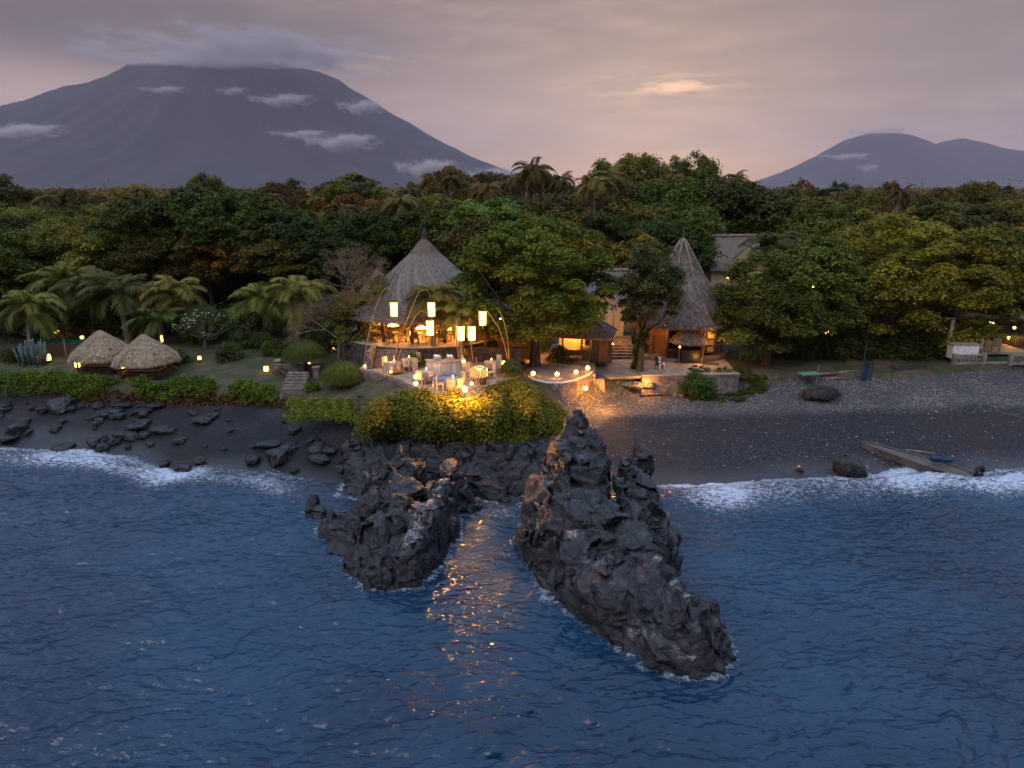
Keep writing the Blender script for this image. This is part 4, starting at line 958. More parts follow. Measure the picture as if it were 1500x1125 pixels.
bush_thing(792, 55, 1.0, 1.2, 63, 'bush beside the courtyard path under the tall middle tree', (.06, .10, .03), 26)
bush_thing(480, 54, 1.6, 1.8, 64, 'dark bush between the grass domes and the grey leafless tree', (.04, .06, .03), 40)
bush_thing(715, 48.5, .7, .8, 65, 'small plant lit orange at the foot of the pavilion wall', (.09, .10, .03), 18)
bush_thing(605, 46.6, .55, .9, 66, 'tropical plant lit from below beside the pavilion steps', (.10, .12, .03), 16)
bush_thing(8, 60, 1.6, 1.8, 67, 'dark bush at the left picture edge below the palm', (.03, .05, .02), 30)
def frangipani(px, Y, R_, h, seed, label, nf=90):
    r_ = np.random.default_rng(seed); root = empty('frangipani_tree', atY(px, Y), label, 'tree'); cl = crown_clumps(R_, h*.62, h*.4, 46, r_, .42, .5, seed=seed, low=-.4)
    V, F, t = clump_leaves(cl, 60, .26, r_, .5, .4); c = np_mesh('crown', V, F, M['leaf'], root, attrs={'tint': t}); c.color = (.055, .080, .045, 1)
    mb = MB(); mb.tube([(0, 0, -.2), (.05, 0, h*.3)], [.16, .12], 7, False)
    for i in range(0, 46, 2): e = Vector(cl[i, :3]); s = Vector((.05, 0, h*.28)); mb.tube([s, s.lerp(e, .5)-Vector((0, 0, .15)), e], [.07, .05, .03], 5, False)
    mb.build('trunk', M['palebark'], root, True)
    idx = r_.integers(0, len(cl), nf); p = cl[idx, :3]+rdir(nf, r_)*cl[idx, 3:4]*np.array([1, 1, .7])+np.array([0, 0, .12]); V = []; F = []
    for q in p:
        for j in range(5):
            a = j*1.257; u = np.array([math.cos(a), math.sin(a)*.8, .35]); w = np.array([-math.sin(a), math.cos(a), 0])*.035; k = len(V); V += [tuple(q), tuple(q+u*.05+w), tuple(q+u*.10), tuple(q+u*.05-w)]; F.append((k, k+1, k+2, k+3))
    np_mesh('blossom', np.array(V), np.array(F), M['petal'], root)
M['petal'] = mat('petal', (.8, .8, .74), (.8, .72, .5), 8, .6)
frangipani(300, 56.5, 1.9, 3.1, 71, 'widest blossoming tree with white flowers, right of the two gazebos', 110)
frangipani(98, 61, 1.5, 3.4, 72, 'blossoming tree with white flowers behind the left gazebo', 60)
frangipani(368, 59.5, 1.3, 3.3, 73, 'white flowering tree between the weeping bush and the bright palm', 70)
frangipani(470, 56.5, 1.5, 3.6, 74, 'sparse blossoming tree in front of the grey leafless tree', 50)

def creeper(name, ctr, rads, per, size, seed, color, thick=.5):
    r_ = np.random.default_rng(seed); n = len(ctr); cl = np.column_stack([ctr, rads, rads*thick, r_.random(n)]); V, F, t = clump_leaves(cl, per, size, r_, .45, .6)
    o = np_mesh(name, V, F, M['leaf'], attrs={'tint': t}); o.color = (*color, 1); return tag(o, kind='stuff')
def scatter_bank(x0, x1, n, seed, lo, hi, zadd=.1):
    r_ = np.random.default_rng(seed); X = r_.uniform(x0, x1, n); Ys, _ = prof(X); Y = Ys[4]+(Ys[5]-Ys[4])*r_.uniform(lo, hi, n); return np.column_stack([X, Y, T(X, Y)+zadd*r_.random(n)])
r_0 = np.random.default_rng(90)
xl0, xl1 = P(-250, 570, 2.5).x, P(470, 590, 2.6).x
c = scatter_bank(xl0, xl1, 760, 81, .1, 2.0, .45); c[:, 2] += 1.3*np.maximum(0, vn(c*np.array([.33, .2, 0])+8, 3)-.5)*(c[:, 0] < P(330, 560, 2.6).x); keep = (vn(c*np.array([.5, .5, 0])+3, 9) > .26) | (c[:, 0] < P(120, 570, 2.5).x); c = c[keep]
c = c[~((c[:, 0] > P(412, 580, 2.5).x) & (c[:, 0] < P(452, 580, 2.5).x))]
rads = np.where(c[:, 0] < P(240, 560, 2.6).x, .62, .40)*np.random.default_rng(1).uniform(.4, 1.35, len(c)); c[:, 2] += rads*.25
gz_ = (c[:, 0] > P(168, 570, 2.5).x) & (c[:, 0] < P(268, 570, 2.5).x); rads[gz_] *= .7; c[gz_, 2] -= .35
creeper('creeping_vine', c, rads, 120, .15, 82, (.085, .150, .030), .6)
c = scatter_bank(P(60, 580, 2.4).x, P(420, 590, 2.4).x, 260, 91, -.15, .5, .05); creeper('dry_grass', c, r_0.uniform(.16, .34, len(c)), 80, .2, 92, (.10, .075, .045), .5)
sk = 0
for px, Y, R_, zr, col in ((262, 52.5, .7, .7, (.05, .08, .03)), (335, 53.5, .9, .8, (.055, .075, .03)), (350, 57, 1.1, 1.1, (.04, .07, .03)), (405, 54.5, .8, .9, (.06, .085, .03)), (20, 53.5, .9, .7, (.05, .08, .03)), (64, 57.5, 1.0, 1.2, (.04, .065, .028)), (418, 50, .6, .5, (.07, .09, .03))):
    sk += 1; bush_thing(px, Y, R_, zr, 300+sk, ['low shrub just right of the right straw gazebo', 'shrub on the lawn below the widest blossoming tree', 'dark shrub behind the small spiky bush', 'shrub between the spiky bush and the grass domes', 'low shrub left of the cactus clump', 'dark shrub behind the cactus and lantern', 'little shrub beside the left brick pillar'][sk-1], col, 30, 130, .15)
# bright bushes cascading over the headland
r_ = np.random.default_rng(83); pts = []
for k in range(1250):
    px = r_.uniform(540, 822); top = np.interp(px, [540, 560, 620, 640, 720, 760, 780, 822], [604, 586, 574, 583, 566, 558, 574, 602]); bot = np.interp(px, [540, 560, 620, 700, 760, 800, 822], [628, 640, 648, 656, 650, 632, 616])
    v = r_.random(); py = top+(bot-top)*v; z = np.interp(v, [0, .35, 1], [4.4, 4.1, 1.7])+.33*(vn(np.array([[px*.035, py*.02, 0]]), 3)[0]-.5)*2
    if px > 780: z = min(z, np.interp(px, [780, 822], [3.5, 2.0]))
    p = P(px, py, z); pts.append((p.x, p.y-.1, p.z-.05))
for k in range(200): px = r_.uniform(655, 720); py = r_.uniform(594, 650); pts.append(tuple(P(px, py, np.interp(py, [590, 610, 650], [4.2, 3.8, 1.9])+r_.uniform(-.1, .2))))
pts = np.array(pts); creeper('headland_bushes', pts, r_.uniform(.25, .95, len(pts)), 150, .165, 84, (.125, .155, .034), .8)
pts = []
for k in range(210):
    px = r_.uniform(425, 560); py = r_.uniform(584, 612)+max(0, (px-500)*.25); z = 2.9; p = P(px, py, np.interp(py, [584, 625], [3.3, 2.3])); pts.append(tuple(p))
pts = np.array(pts); creeper('low_bushes', pts, r_.uniform(.25, .5, len(pts)), 110, .13, 85, (.12, .14, .03), .6)
pts = []
for k in range(150): p = G(r_.uniform(1010, 1120), r_.uniform(553, 578), 2); pts.append((p.x, p.y, p.z+.12))
pts = np.array(pts); creeper('ground_vine', pts, r_.uniform(.25, .5, len(pts)), 90, .14, 86, (.055, .085, .022), .5)
pts = []
for k in range(210):
    px = r_.uniform(1130, 1400); p = Q(px, r_.uniform(470, 545), r_.uniform(53.5, 57)); g = Tz(p.x, p.y); pts.append((p.x, p.y, g+r_.uniform(.2, 2.2)*(1-abs(px-1260)/300)))
pts = np.array(pts); creeper('undergrowth', pts, r_.uniform(.5, .95, len(pts)), 130, .2, 87, (.040, .060, .024), .8)
pts = []
for k in range(260):
    px = r_.uniform(-40, 560); p = atY(px, r_.uniform(58 if px > 240 else 60.5, 70)); pts.append((p.x, p.y, p.z+r_.uniform(.2, 1.6)))
for k in range(120):
    px = r_.uniform(690, 1500); p = atY(px, r_.uniform(63, 70)); pts.append((p.x, p.y, p.z+r_.uniform(.2, 2)))
pts = np.array(pts); creeper('undergrowth', pts, r_.uniform(.8, 1.5, len(pts)), 150, .3, 88, (.038, .058, .024), .8)
# ================================================================ buildings
def thatch(parent, prof, m, sm, nstr=2500, sides=0, sx=1, sy=1, seed=0, rz0=0, slen=.45, name='roof', lay=0.05, eave=.28):
    """shaggy roof of revolution; sides>0 gives straight facets with hips"""
    r_ = np.random.default_rng(seed); nseg = 96
    pr = []                                  # resample the profile into courses with a small step at each
    for (r0, z0), (r1, z1) in zip(prof[:-1], prof[1:]):
        n = max(1, int(math.hypot(r1-r0, z1-z0)/.22))
        for k in range(n): pr.append((r0+(r1-r0)*k/n, z0+(z1-z0)*k/n))
    pr.append(prof[-1]); pr = np.array(pr)
    def rf(a):
        if not sides: return np.ones_like(a)
        w = 2*math.pi/sides; b = (a-rz0) % w - w/2; return math.cos(w/2)/np.cos(b)*.97+.03
    A = np.linspace(0, 2*math.pi, nseg+1); V = []; UV = []
    for i, (r, z) in enumerate(pr):
        j = r*rf(A)*(1+(lay*.35/max(r, .4))*(i % 2)); nz = (vn(np.stack([np.cos(A)*r*1.5, np.sin(A)*r*1.5, np.full_like(A, z*2)], 1), seed)-.5)*.14+(vn(np.stack([np.cos(A)*r*6, np.sin(A)*r*6, np.full_like(A, z*1)], 1), seed)-.5)*.05
        V.append(np.stack([(j+nz)*np.cos(A)*sx, (j+nz)*np.sin(A)*sy, z+nz*.5-(.04*(i % 2))], 1)); UV.append(np.stack([A/6.2832*max(1, prof[-1][0]/3), np.full_like(A, i*.22)], 1))
    # underside
    V.append(V[-1]*np.array([.93, .93, 1])-np.array([0, 0, eave*.5])); UV.append(UV[-1]+.3)
    V.append(V[0]*np.array([1, 1, 1])-np.array([0, 0, .35])+0); UV.append(UV[-1]+.3)
    o = np_mesh(name, np.concatenate(V), grid_faces(len(V), nseg+1), m, parent, smooth=True, uv=np.concatenate(UV))
    # loose strands over the slope and a ragged fringe at the eave
    n = nstr; k = r_.random(n)**.5; seg = np.hypot(np.diff(pr[:, 0]), np.diff(pr[:, 1])); cum = np.concatenate([[0], np.cumsum(seg)]); s = k*cum[-1]; fr = r_.random(n) < .35; s = np.where(fr, cum[-1], s)
    r = np.interp(s, cum, pr[:, 0]); z = np.interp(s, cum, pr[:, 1]); a = r_.uniform(0, 2*math.pi, n); e = np.maximum(s-.15, 0); dr = np.interp(s, cum, pr[:, 0])-np.interp(e, cum, pr[:, 0]); dz = np.interp(s, cum, pr[:, 1])-np.interp(e, cum, pr[:, 1]); q = np.hypot(dr, dz)+1e-6; dr, dz = dr/q, dz/q
    dr = np.where(fr, dr*.45, dr); dz = np.where(fr, -1.0, dz); r = r*rf(a); c, sn = np.cos(a), np.sin(a)
    L = slen*r_.uniform(.5, 1.2, n)*np.where(fr, eave/slen*1.1, 1); U = np.stack([dr*c, dr*sn, dz], 1)+rdir(n, r_)*.16; U /= np.linalg.norm(U, axis=1)[:, None]; W = np.stack([-sn, c, 0*c], 1)+rdir(n, r_)*.15
    P0 = np.stack([(r+.03)*c*sx, (r+.03)*sn*sy, z+.04], 1)+U*L[:, None]*.4
    V, F, t = leaves(P0, U, W, L, np.full(n, .045), r_.random(n)); np_mesh('loose_straw', V, F, sm, o)
    return o
def cylm(name, m, parent, p0, p1, r, n=10): mb = MB(); mb.tube([p0, p1], r, n); return mb.build(name, m, parent, n > 8)

# ---- two straw gazebos on the left
def gazebo(px, Y, label, s):
    root = empty('straw_gazebo', atY(px, Y), label, 'gazebo', 'straw gazebos on the left lawn', s=.87)
    thatch(root, [(.10, 3.5), (.9, 2.9), (1.8, 2.28), (2.5, 1.78), (2.78, 1.42)], M['straw'], M['strand'], 5200, 6, seed=s, slen=.5, eave=.34)
    for i, (x, y) in enumerate(((-1.5, -1.4), (1.5, -1.4), (1.5, 1.4), (-1.5, 1.4))):
        cylm('post', M['wood'], root, (x, y, -.2), (x, y, 2.2), .07); 
    mb = MB(); mb.box((0, 0, .38), (3.2, 2.9, .12)); mb.box((0, 0, .16), (2.9, 2.6, .3)); mb.build('platform', M['wood'], root)
    mb = MB(); mb.box((.1, 0, .52), (2.3, 1.6, .14)); mb.build('mattress', M['cloth'], root)
    mb = MB(); mb.box((0, 1.35, .85), (3.0, .05, .75)); mb.build('backrest', M['bamboo'], root)
    return root
g1 = gazebo(152, 50.6, 'left straw gazebo of the two, partly behind the other roof', 1); g2 = gazebo(215, 49.3, 'right straw gazebo of the two, its daybed visible under the roof', 2)
def boxlamp(px, py, z, label, r=.17, h=.42, m='lampbox', floor=True):
    p = P(px, py, z); g = Tz(p.x, p.y); root = empty('garden_lantern', (p.x, p.y, g), label, 'lantern', 'garden lanterns'); dz = max(.05, p.z-g-h/2)
    mb = MB(); mb.lathe([(r*.9, 0), (r, h*.2), (r, h*.75), (r*.6, h)], 10, (0, 0, dz)); mb.build('shade', M[m], root, True)
    mb = MB(); mb.box((0, 0, dz/2-.05), (.16, .16, dz+.1)); mb.lathe([(r*1.1, 0), (r*1.1, .04)], 8, (0, 0, dz-.04)); mb.build('stand', M['darkstone'], root)
    mb = MB(); mb.lathe([(r*.8, 0), (r*.3, .08)], 8, (0, 0, dz+h)); mb.build('cap', M['darkstone'], root); return root
boxlamp(70, 523, 3.5, 'glowing lantern beside the cactus clump at the far left', .2, .5)
boxlamp(113, 533, 3.5, 'glowing lantern at the left post of the left gazebo', .18, .48)
boxlamp(178, 534, 3.5, 'glowing lantern at the left post of the right gazebo', .2, .55)
boxlamp(82, 486, 3.8, 'lantern hanging low behind the blossoming tree at the far left', .22, .4)
boxlamp(120, 494, 3.7, 'small lantern lighting the lawn behind the left gazebo', .14, .25)
boxlamp(143, 484, 3.9, 'slim flame-like lantern above the left gazebo roof', .09, .4)
boxlamp(237, 496, 3.9, 'thin orange lantern behind the right gazebo roof', .07, .55, 'pendant')
boxlamp(292, 524, 3.5, 'small lantern beneath the widest blossoming tree', .13, .28)
boxlamp(390, 541, 3.3, 'round lantern by the garden steps', .18, .38)
boxlamp(489, 511, 3.8, 'tiny lantern on the wall behind the grass domes', .09, .2)
boxlamp(453, 532, 3.5, 'tiny lantern glowing behind the trunk of the tall grass dome', .08, .16)
# cactus, fence, pool
root = empty('cactus', atY(47, 52.5), 'pale grey clump of column cactus with the lantern beside it', 'cactus'); mb = MB(); rc = random.Random(3)
for k in range(34):
    x, y = rc.gauss(0, .45), rc.gauss(0, .35); h = rc.uniform(1.0, 2.1)*(1-.3*abs(x)); mb.tube([(x, y, -.1), (x*1.15, y*1.1, h*.6), (x*1.3, y*1.2, h), (x*1.32, y*1.22, h+.06)], [.07, .085, .07, .02], 7)
mb.build('stems', mat('cactus_skin', (.13, .17, .15), (.08, .11, .10), 5, .7), root, True)
root = empty('fence', atY(95, 54.5), 'low dark fence panel between the cactus and the left gazebo', 'fence'); mb = MB(); mb.box((0, 0, .55), (3.6, .05, 1.0)); mb.build('panel', M['darkwood'], root)
for x in (-1.85, 0, 1.85): cylm('post', M['palebark'], root, (x, 0, -.2), (x+rc.uniform(-.05, .05), 0, 1.45), .06, 7)
root = empty('pool_basin', atY(98, 56.5), 'long dark green pool edge behind the fence at the left', 'pool'); mb = MB(); mb.box((0, 0, .35), (5.2, 2.2, .7)); mb.build('wall', M['darkstone'], root); mb = MB(); mb.box((0, 0, .72), (5.0, 2.0, .03)); mb.build('water_surface', mat('green_water', (.02, .09, .05), (.015, .07, .045), 3, .15, spec=.5), root)
root = empty('swimming_pool', atY(208, 66), 'pale swimming pool visible between the two gazebo roof tips', 'pool'); mb = MB(); mb.box((0, 0, .2), (5.6, 3.2, .5)); mb.build('rim', M['palepaving'], root); mb = MB(); mb.box((0, 0, .465), (5.0, 2.6, .02)); mb.build('water_surface', mat('pool_water', (.25, .30, .34), (.2, .27, .32), 2, .08, spec=.6), root)

PAVL = []
# ---- main round pavilion
PC = Q(625, 452, 54.0); PX, PYv = PC.x, 54.0; FZ = 5.45
pav = empty('round_pavilion', (PX, PYv, FZ), 'large round pavilion with a tall thatched cone, glowing orange inside, stone steps in front', 'pavilion')
thatch(pav, [(.18, 7.35), (1.3, 5.95), (2.6, 4.5), (3.6, 3.6), (4.7, 2.95), (5.7, 2.35), (6.5, 1.85)], M['thatch'], M['strandold'], 9000, 0, seed=5, slen=.4, eave=.25)
mb = MB(); mb.lathe([(.28, 7.0), (.3, 7.35), (.2, 7.5), (.26, 7.65), (.12, 7.8), (.03, 8.1)], 12); mb.build('finial', M['darkwood'], pav, True)
mb = MB(); mb.lathe([(6.9, -1.7), (6.75, -.06), (6.6, 0)], 48); mb.build('plinth', M['darkstone'], pav)
mb = MB(); mb.lathe([(6.7, .01), (6.7, .05), (6.55, .055)], 48); mb.build('floor', M['palepaving'], pav)
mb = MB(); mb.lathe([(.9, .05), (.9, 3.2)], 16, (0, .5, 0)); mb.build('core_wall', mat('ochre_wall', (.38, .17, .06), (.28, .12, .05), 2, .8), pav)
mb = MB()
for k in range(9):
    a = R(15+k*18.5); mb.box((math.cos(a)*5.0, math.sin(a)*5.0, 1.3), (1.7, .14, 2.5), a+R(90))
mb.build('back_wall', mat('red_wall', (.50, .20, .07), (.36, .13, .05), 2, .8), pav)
for k in range(14):
    a = R(k*360/14+8); cylm('post', M['wood'], pav, (math.cos(a)*5.3, math.sin(a)*5.3, 0), (math.cos(a)*5.3, math.sin(a)*5.3, 2.3), .13, 9)
for k in range(1, 7): pass
steps = MB()
sx0 = (P(582, 520, 5).x-PX)
for k in range(8): steps.box((sx0, -6.5-.26*(k+.5), -.08-.15*k-.35), (2.9, .27, .7))
steps.build('steps', M['stone'], pav)
mb = MB(); mb.box((sx0-1.65, -7.4, -.45), (.3, 2.3, 1.3)); mb.build('side_wall', M['stone'], pav)
for x, y, e in ((-3.2, -3.4, 420), (-.3, -4.0, 420), (2.8, -3.4, 420), (0, -1.5, 200), (4.6, -1.5, 200)): PAVL.append((x, y, e))
# pendants, furniture inside
def pendant(x, y, z, r, label):
    root = empty('pendant_lamp', (x, y, z), label, 'lamp', 'woven pendant lamps inside the round pavilion'); mb = MB(); mb.lathe([(.06, r*.45), (r*.6, r*.33), (r, 0), (r*.55, -r*.1), (.1, -r*.12)], 18); mb.build('shade', M['pendant'], root, True); cylm('cord', M['black'], root, (0, 0, r*.4), (0, 0, r*.4+.9), .015, 5)
for px, py, Y, r, lab in ((576, 477, 49.8, .42, 'leftmost wide pendant lamp under the pavilion eave'), (617, 481, 50.2, .42, 'wide pendant lamp in the middle under the pavilion eave'), (597, 488, 52.5, .32, 'pendant lamp hanging deeper inside between the two wide ones'), (660, 483, 50.8, .3, 'pendant lamp glowing behind the right palm inside the pavilion'), (703, 486, 51.0, .28, 'pendant lamp at the right end of the pavilion'), (640, 489, 53, .28, 'pendant lamp deep inside the pavilion in the centre')):
    q = Q(px, py, Y); pendant(q.x, q.y, q.z, r, lab)
def chair_proto(name, label, mt, group):
    root = empty(name, (0, 0, 0), label, 'chair', group)
    mb = MB(); mb.box((0, 0, .45), (.44, .44, .05)); mb.build('seat', mt, root)
    mb = MB(); mb.box((0, .21, .75), (.42, .04, .5)); mb.build('backrest', mt, root)
    for x in (-.19, .19):
        for y in (-.19, .19): mb = MB(); mb.box((x, y, .22), (.04, .04, .43)); mb.build('leg', mt, root)
    return root
def table_proto(name, label, mt, top, group, r=.45, cloth=False):
    root = empty(name, (0, 0, 0), label, 'table', group)
    mb = MB()
    if cloth: mb.lathe([(.50, .12), (.46, .45), (r, .70), (r, .75)], 20, jit=.015, seed=2); mb.build('tablecloth', top, root, True)
    else: mb.lathe([(r, .71), (r, .75)], 18); mb.build('tabletop', top, root)
    mb = MB(); mb.tube([(0, 0, 0), (0, 0, .7)], .05, 8); mb.lathe([(.25, 0), (.22, .04)], 12); mb.build('pedestal', mt, root); return root
chD = chair_proto('dining_chair', 'dark wooden dining chair standing inside the glowing round pavilion', M['wood'], 'dark chairs inside the pavilion'); tbD = table_proto('dining_table', 'small round wooden table inside the glowing round pavilion', M['wood'], M['wood'], 'tables inside the pavilion')
fd = True
for (x, y) in ((-3.6, -4.1), (-1.9, -4.8), (-2.8, -2.4), (-.1, -4.9), (1.7, -4.4), (3.3, -3.7), (.9, -2.5), (4.6, -2.2), (-4.4, -1.6)):
    tt = tbD if fd else copy_tree(tbD); tt.location = (PX+x, PYv+y, FZ+.05)
    for a in (40, 150, 265):
        cc = chD if fd else copy_tree(chD); fd = False; cc.location = (PX+x+math.cos(R(a))*.72, PYv+y+math.sin(R(a))*.72, FZ+.05); cc.rotation_euler = (0, 0, R(a-90))

# ---- dining terrace on the headland
TZ = 4.42
def terr_poly():
    pts = [P(526, 541, TZ), P(555, 547, TZ), P(585, 557, TZ), P(612, 569, TZ), P(640, 582, TZ), P(668, 588, TZ), P(700, 583, TZ), P(715, 566, TZ), P(738, 560, TZ), P(760, 552, TZ)]
    return pts
tp = terr_poly(); root = empty('dining_terrace', (0, 0, 0), 'stone dining terrace with a pale curved edge above the headland bushes', 'terrace')
mb = MB(); back = [Vector((tp[-1].x, 48.5, TZ)), Vector((tp[0].x, 48.5, TZ))]; ring = tp+back; n = len(ring)
mb.add([(p.x, p.y, TZ) for p in ring]+[(p.x, p.y, TZ-2.2) for p in ring], [tuple(range(n))]+[(i, i+n, (i+1) % n+n, (i+1) % n) for i in range(n)]); mb.build('floor', M['palepaving'], root)
mb = MB()
for a, b in zip(tp[:-1], tp[1:]):
    d = (b-a); c = (a+b)/2; mb.box((c.x, c.y-.02, TZ-1.0), (d.length+.12, .34, 1.95), math.atan2(d.y, d.x))
mb.build('retaining_wall', M['stone'], root)
mb = MB()
for a, b in zip(tp[:-1], tp[1:]):
    d = (b-a); c = (a+b)/2; mb.box((c.x, c.y, TZ+.05), (d.length+.04, .15, .12), math.atan2(d.y, d.x))
mb.build('edge_kerb', M['palepaving'], root)
# lanterns hanging from arched bamboo poles
def hang_lantern(px, py, Y, label):
    q = Q(px, py, Y); root = empty('hanging_lantern', (q.x, q.y, q.z), label, 'lantern', 'tall paper lanterns around the dining terrace')
    mb = MB(); mb.lathe([(.20, -.47), (.215, -.45), (.235, .42), (.22, .47)], 16); mb.build('shade', M['lantern'], root, True)
    for z in (-.48, -.16, .16, .46): mb = MB(); mb.lathe([(.235, z), (.245, z+.01), (.235, z+.02)], 16); mb.build('hoop', M['wood'], root)
    mb = MB(); mb.lathe([(.03, -.72), (.05, -.66), (.02, -.52)], 6); mb.build('tassel', M['bamboo'], root)
    return q
def bpole(pts, label, r=.045, name='bamboo_pole'):
    p = [Vector(x) for x in pts]; o = p[0].copy(); d = []
    for i in range(len(p)-1):
        a, b = p[max(i-1, 0)], p[min(i+2, len(p)-1)]
        for k in range(5):
            t = k/5; m0 = (p[i+1]-a)/2 if i else (p[1]-p[0]); m1 = (b-p[i])/2; h0 = 2*t**3-3*t*t+1; h1 = t**3-2*t*t+t; h2 = -2*t**3+3*t*t; h3 = t**3-t*t
            d.append(p[i]*h0+m0*h1+p[i+1]*h2+m1*h3-o)
    d.append(p[-1]-o); mb = MB(); n = len(d); mb.tube(d, [r*(1-.8*i/n) for i in range(n)], 6)
    ob = mb.build(name, M['bamboo'], None, True, o); return tag(ob, label, 'pole')
L1 = hang_lantern(577, 453, 45.3, 'lantern highest at the left of the terrace, above the left steps'); L2 = hang_lantern(632, 453, 45.0, 'tallest hung lantern in the centre, above the other centre one'); L3 = hang_lantern(630, 480, 42.5, 'centre lantern just below the tallest hung one')
L4 = hang_lantern(675, 488, 43.0, 'left lantern of the close pair over the buffet'); L5 = hang_lantern(691, 488, 43.6, 'right lantern of the close pair over the buffet'); L6 = hang_lantern(707, 466, 44.6, 'lantern highest at the right of the terrace')
up = lambda q, dz=.52: Vector((q.x, q.y, q.z+dz))
bpole([P(532, 540, TZ), Q(538, 500, 45.3), Q(549, 455, 45.3), Q(562, 425, 45.3), Q(573, 425, 45.3), up(L1)], 'bamboo pole arching from the left terrace corner to the left lantern')
bpole([P(575, 532, TZ), Q(588, 490, 44.6), Q(600, 460, 44.8), Q(613, 430, 45), Q(626, 425, 45), up(L2)], 'bamboo pole curving up to the tallest centre lantern')
bpole([P(568, 563, TZ-.6), Q(585, 520, 41.9), Q(602, 475, 42.2), Q(618, 455, 42.4), up(L3)], 'long bamboo pole leaning over the terrace edge to the lower centre lantern')
bpole([P(672, 528, TZ), Q(669, 500, 43.6), Q(668, 476, 43.3), Q(672, 466, 43.1), up(L4)], 'straight bamboo pole holding the left lantern of the buffet pair')
bpole([P(694, 532, TZ), Q(690, 505, 44.3), Q(687, 480, 43.9), Q(688, 466, 43.7), up(L5)], 'straight bamboo pole holding the right lantern of the buffet pair')
bpole([P(745, 532, TZ), Q(739, 505, 44.8), Q(730, 480, 44.7), Q(718, 462, 44.6), Q(711, 452, 44.6), up(L6)], 'bamboo pole arching left from the terrace corner to the right lantern')
bpole([P(746, 534, TZ), Q(744, 500, 44.9), Q(739, 475, 44.9), Q(734, 460, 44.9), Q(727, 450, 44.9)], 'bamboo pole beside the right arching one, bearing a small flower light')
q = Q(733, 467, 44.7); root = empty('flower_light', q, 'small pale flower-shaped light on the right bamboo pole', 'light'); mb = MB()
for k in range(6): a = k*1.047; mb.add([(0, 0, 0), (.08*math.cos(a-.3), .08*math.sin(a-.3), .02), (.2*math.cos(a), .2*math.sin(a), -.05), (.08*math.cos(a+.3), .08*math.sin(a+.3), .02)], [(0, 1, 2, 3)])
mb.build('petals', M['petal'], root); mb = MB(); mb.ball((0, 0, .0), .045, 8); mb.build('glow', M['bulb'], root)
for px, top, lab in ((636, 494, 'thick dark post on the terrace left of the buffet'), (712, 476, 'thick dark post with a small ornament right of the buffet')):
    p = P(px, 527, TZ); t_ = Q(px, top, p.y); root = empty('wooden_post', p, lab, 'post'); cylm('shaft', M['wood'], root, (0, 0, 0), (0, 0, t_.z-TZ), .1, 9); mb = MB(); mb.lathe([(.16, 0), (.12, .08), (.05, .2)], 10, (0, 0, t_.z-TZ)); mb.build('cap', M['darkwood'], root)
# terrace wall behind, dark, with platform plants
root = empty('low_wall', (P(640, 530, TZ).x, 47.6, TZ), 'dark planted wall at the back of the dining terrace', 'wall'); mb = MB(); mb.box((2.5, .2, .5), (7.5, .4, 1.0)); mb.build('body', M['darkstone'], root)
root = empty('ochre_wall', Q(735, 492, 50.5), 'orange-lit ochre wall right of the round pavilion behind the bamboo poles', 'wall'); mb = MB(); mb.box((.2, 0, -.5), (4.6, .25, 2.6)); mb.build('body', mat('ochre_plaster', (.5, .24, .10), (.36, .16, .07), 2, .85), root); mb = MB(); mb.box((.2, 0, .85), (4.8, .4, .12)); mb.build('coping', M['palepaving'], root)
# glowing balls on stakes
def ball(px, py, Y, r, label, m='bulb', stake=True, z0=None):
    q = Q(px, py, Y); g = Tz(q.x, q.y) if z0 is None else z0; root = empty('globe_lamp', (q.x, q.y, g), label, 'lamp', 'globe lamps along the terrace edges')
    dz = max(r, q.z-g); mb = MB(); mb.ball((0, 0, dz), r, 10); mb.build('globe', M[m], root, True); mb = MB(); mb.tube([(0, 0, -.05), (0, 0, dz-r*.8)], .025, 6); mb.lathe([(.09, 0), (.07, .03)], 8, (0, 0, max(0, dz-r-.05))); mb.build('stand', M['darkwood'], root); return q
e = P(609, 560, TZ+.3); ball(609, 552, e.y, .13, 'globe lamp on the left curve of the pale terrace edge, upper of two', z0=TZ)
ball(609, 562, P(609, 575, TZ).y, .13, 'globe lamp below the pale edge lighting the creeper orange', z0=TZ-.4)
e = P(680, 571, TZ+.25); ball(681, 570, P(681, 590, TZ-.1).y-1.0, .14, 'brightest lamp of all, spotlighting the headland bushes golden', 'spot', z0=3.6)
ball(691, 562, P(691, 567, TZ).y, .1, 'small globe lamp just above the brightest spotlight', z0=TZ)
ball(738, 532, P(738, 540, TZ).y, .15, 'globe lamp on a pedestal at the right corner of the dining terrace', z0=TZ)
ball(679, 529, P(679, 534, TZ).y, .13, 'globe lamp glowing right of the buffet counter', z0=TZ)
ball(603, 526, P(603, 531, TZ).y, .13, 'flame lamp at the foot of the lit tropical plant', 'flame', z0=TZ)
ball(534, 536, P(534, 539, TZ).y+.1, .08, 'small lamp at the foot of the left bamboo pole', z0=TZ); ball(572, 544, P(572, 550, TZ).y, .1, 'small globe lamp at the terrace edge under the long leaning pole', z0=TZ)
ball(723, 520, 48.8, .07, 'tiny lamp in the dark planting right of the buffet', z0=None)
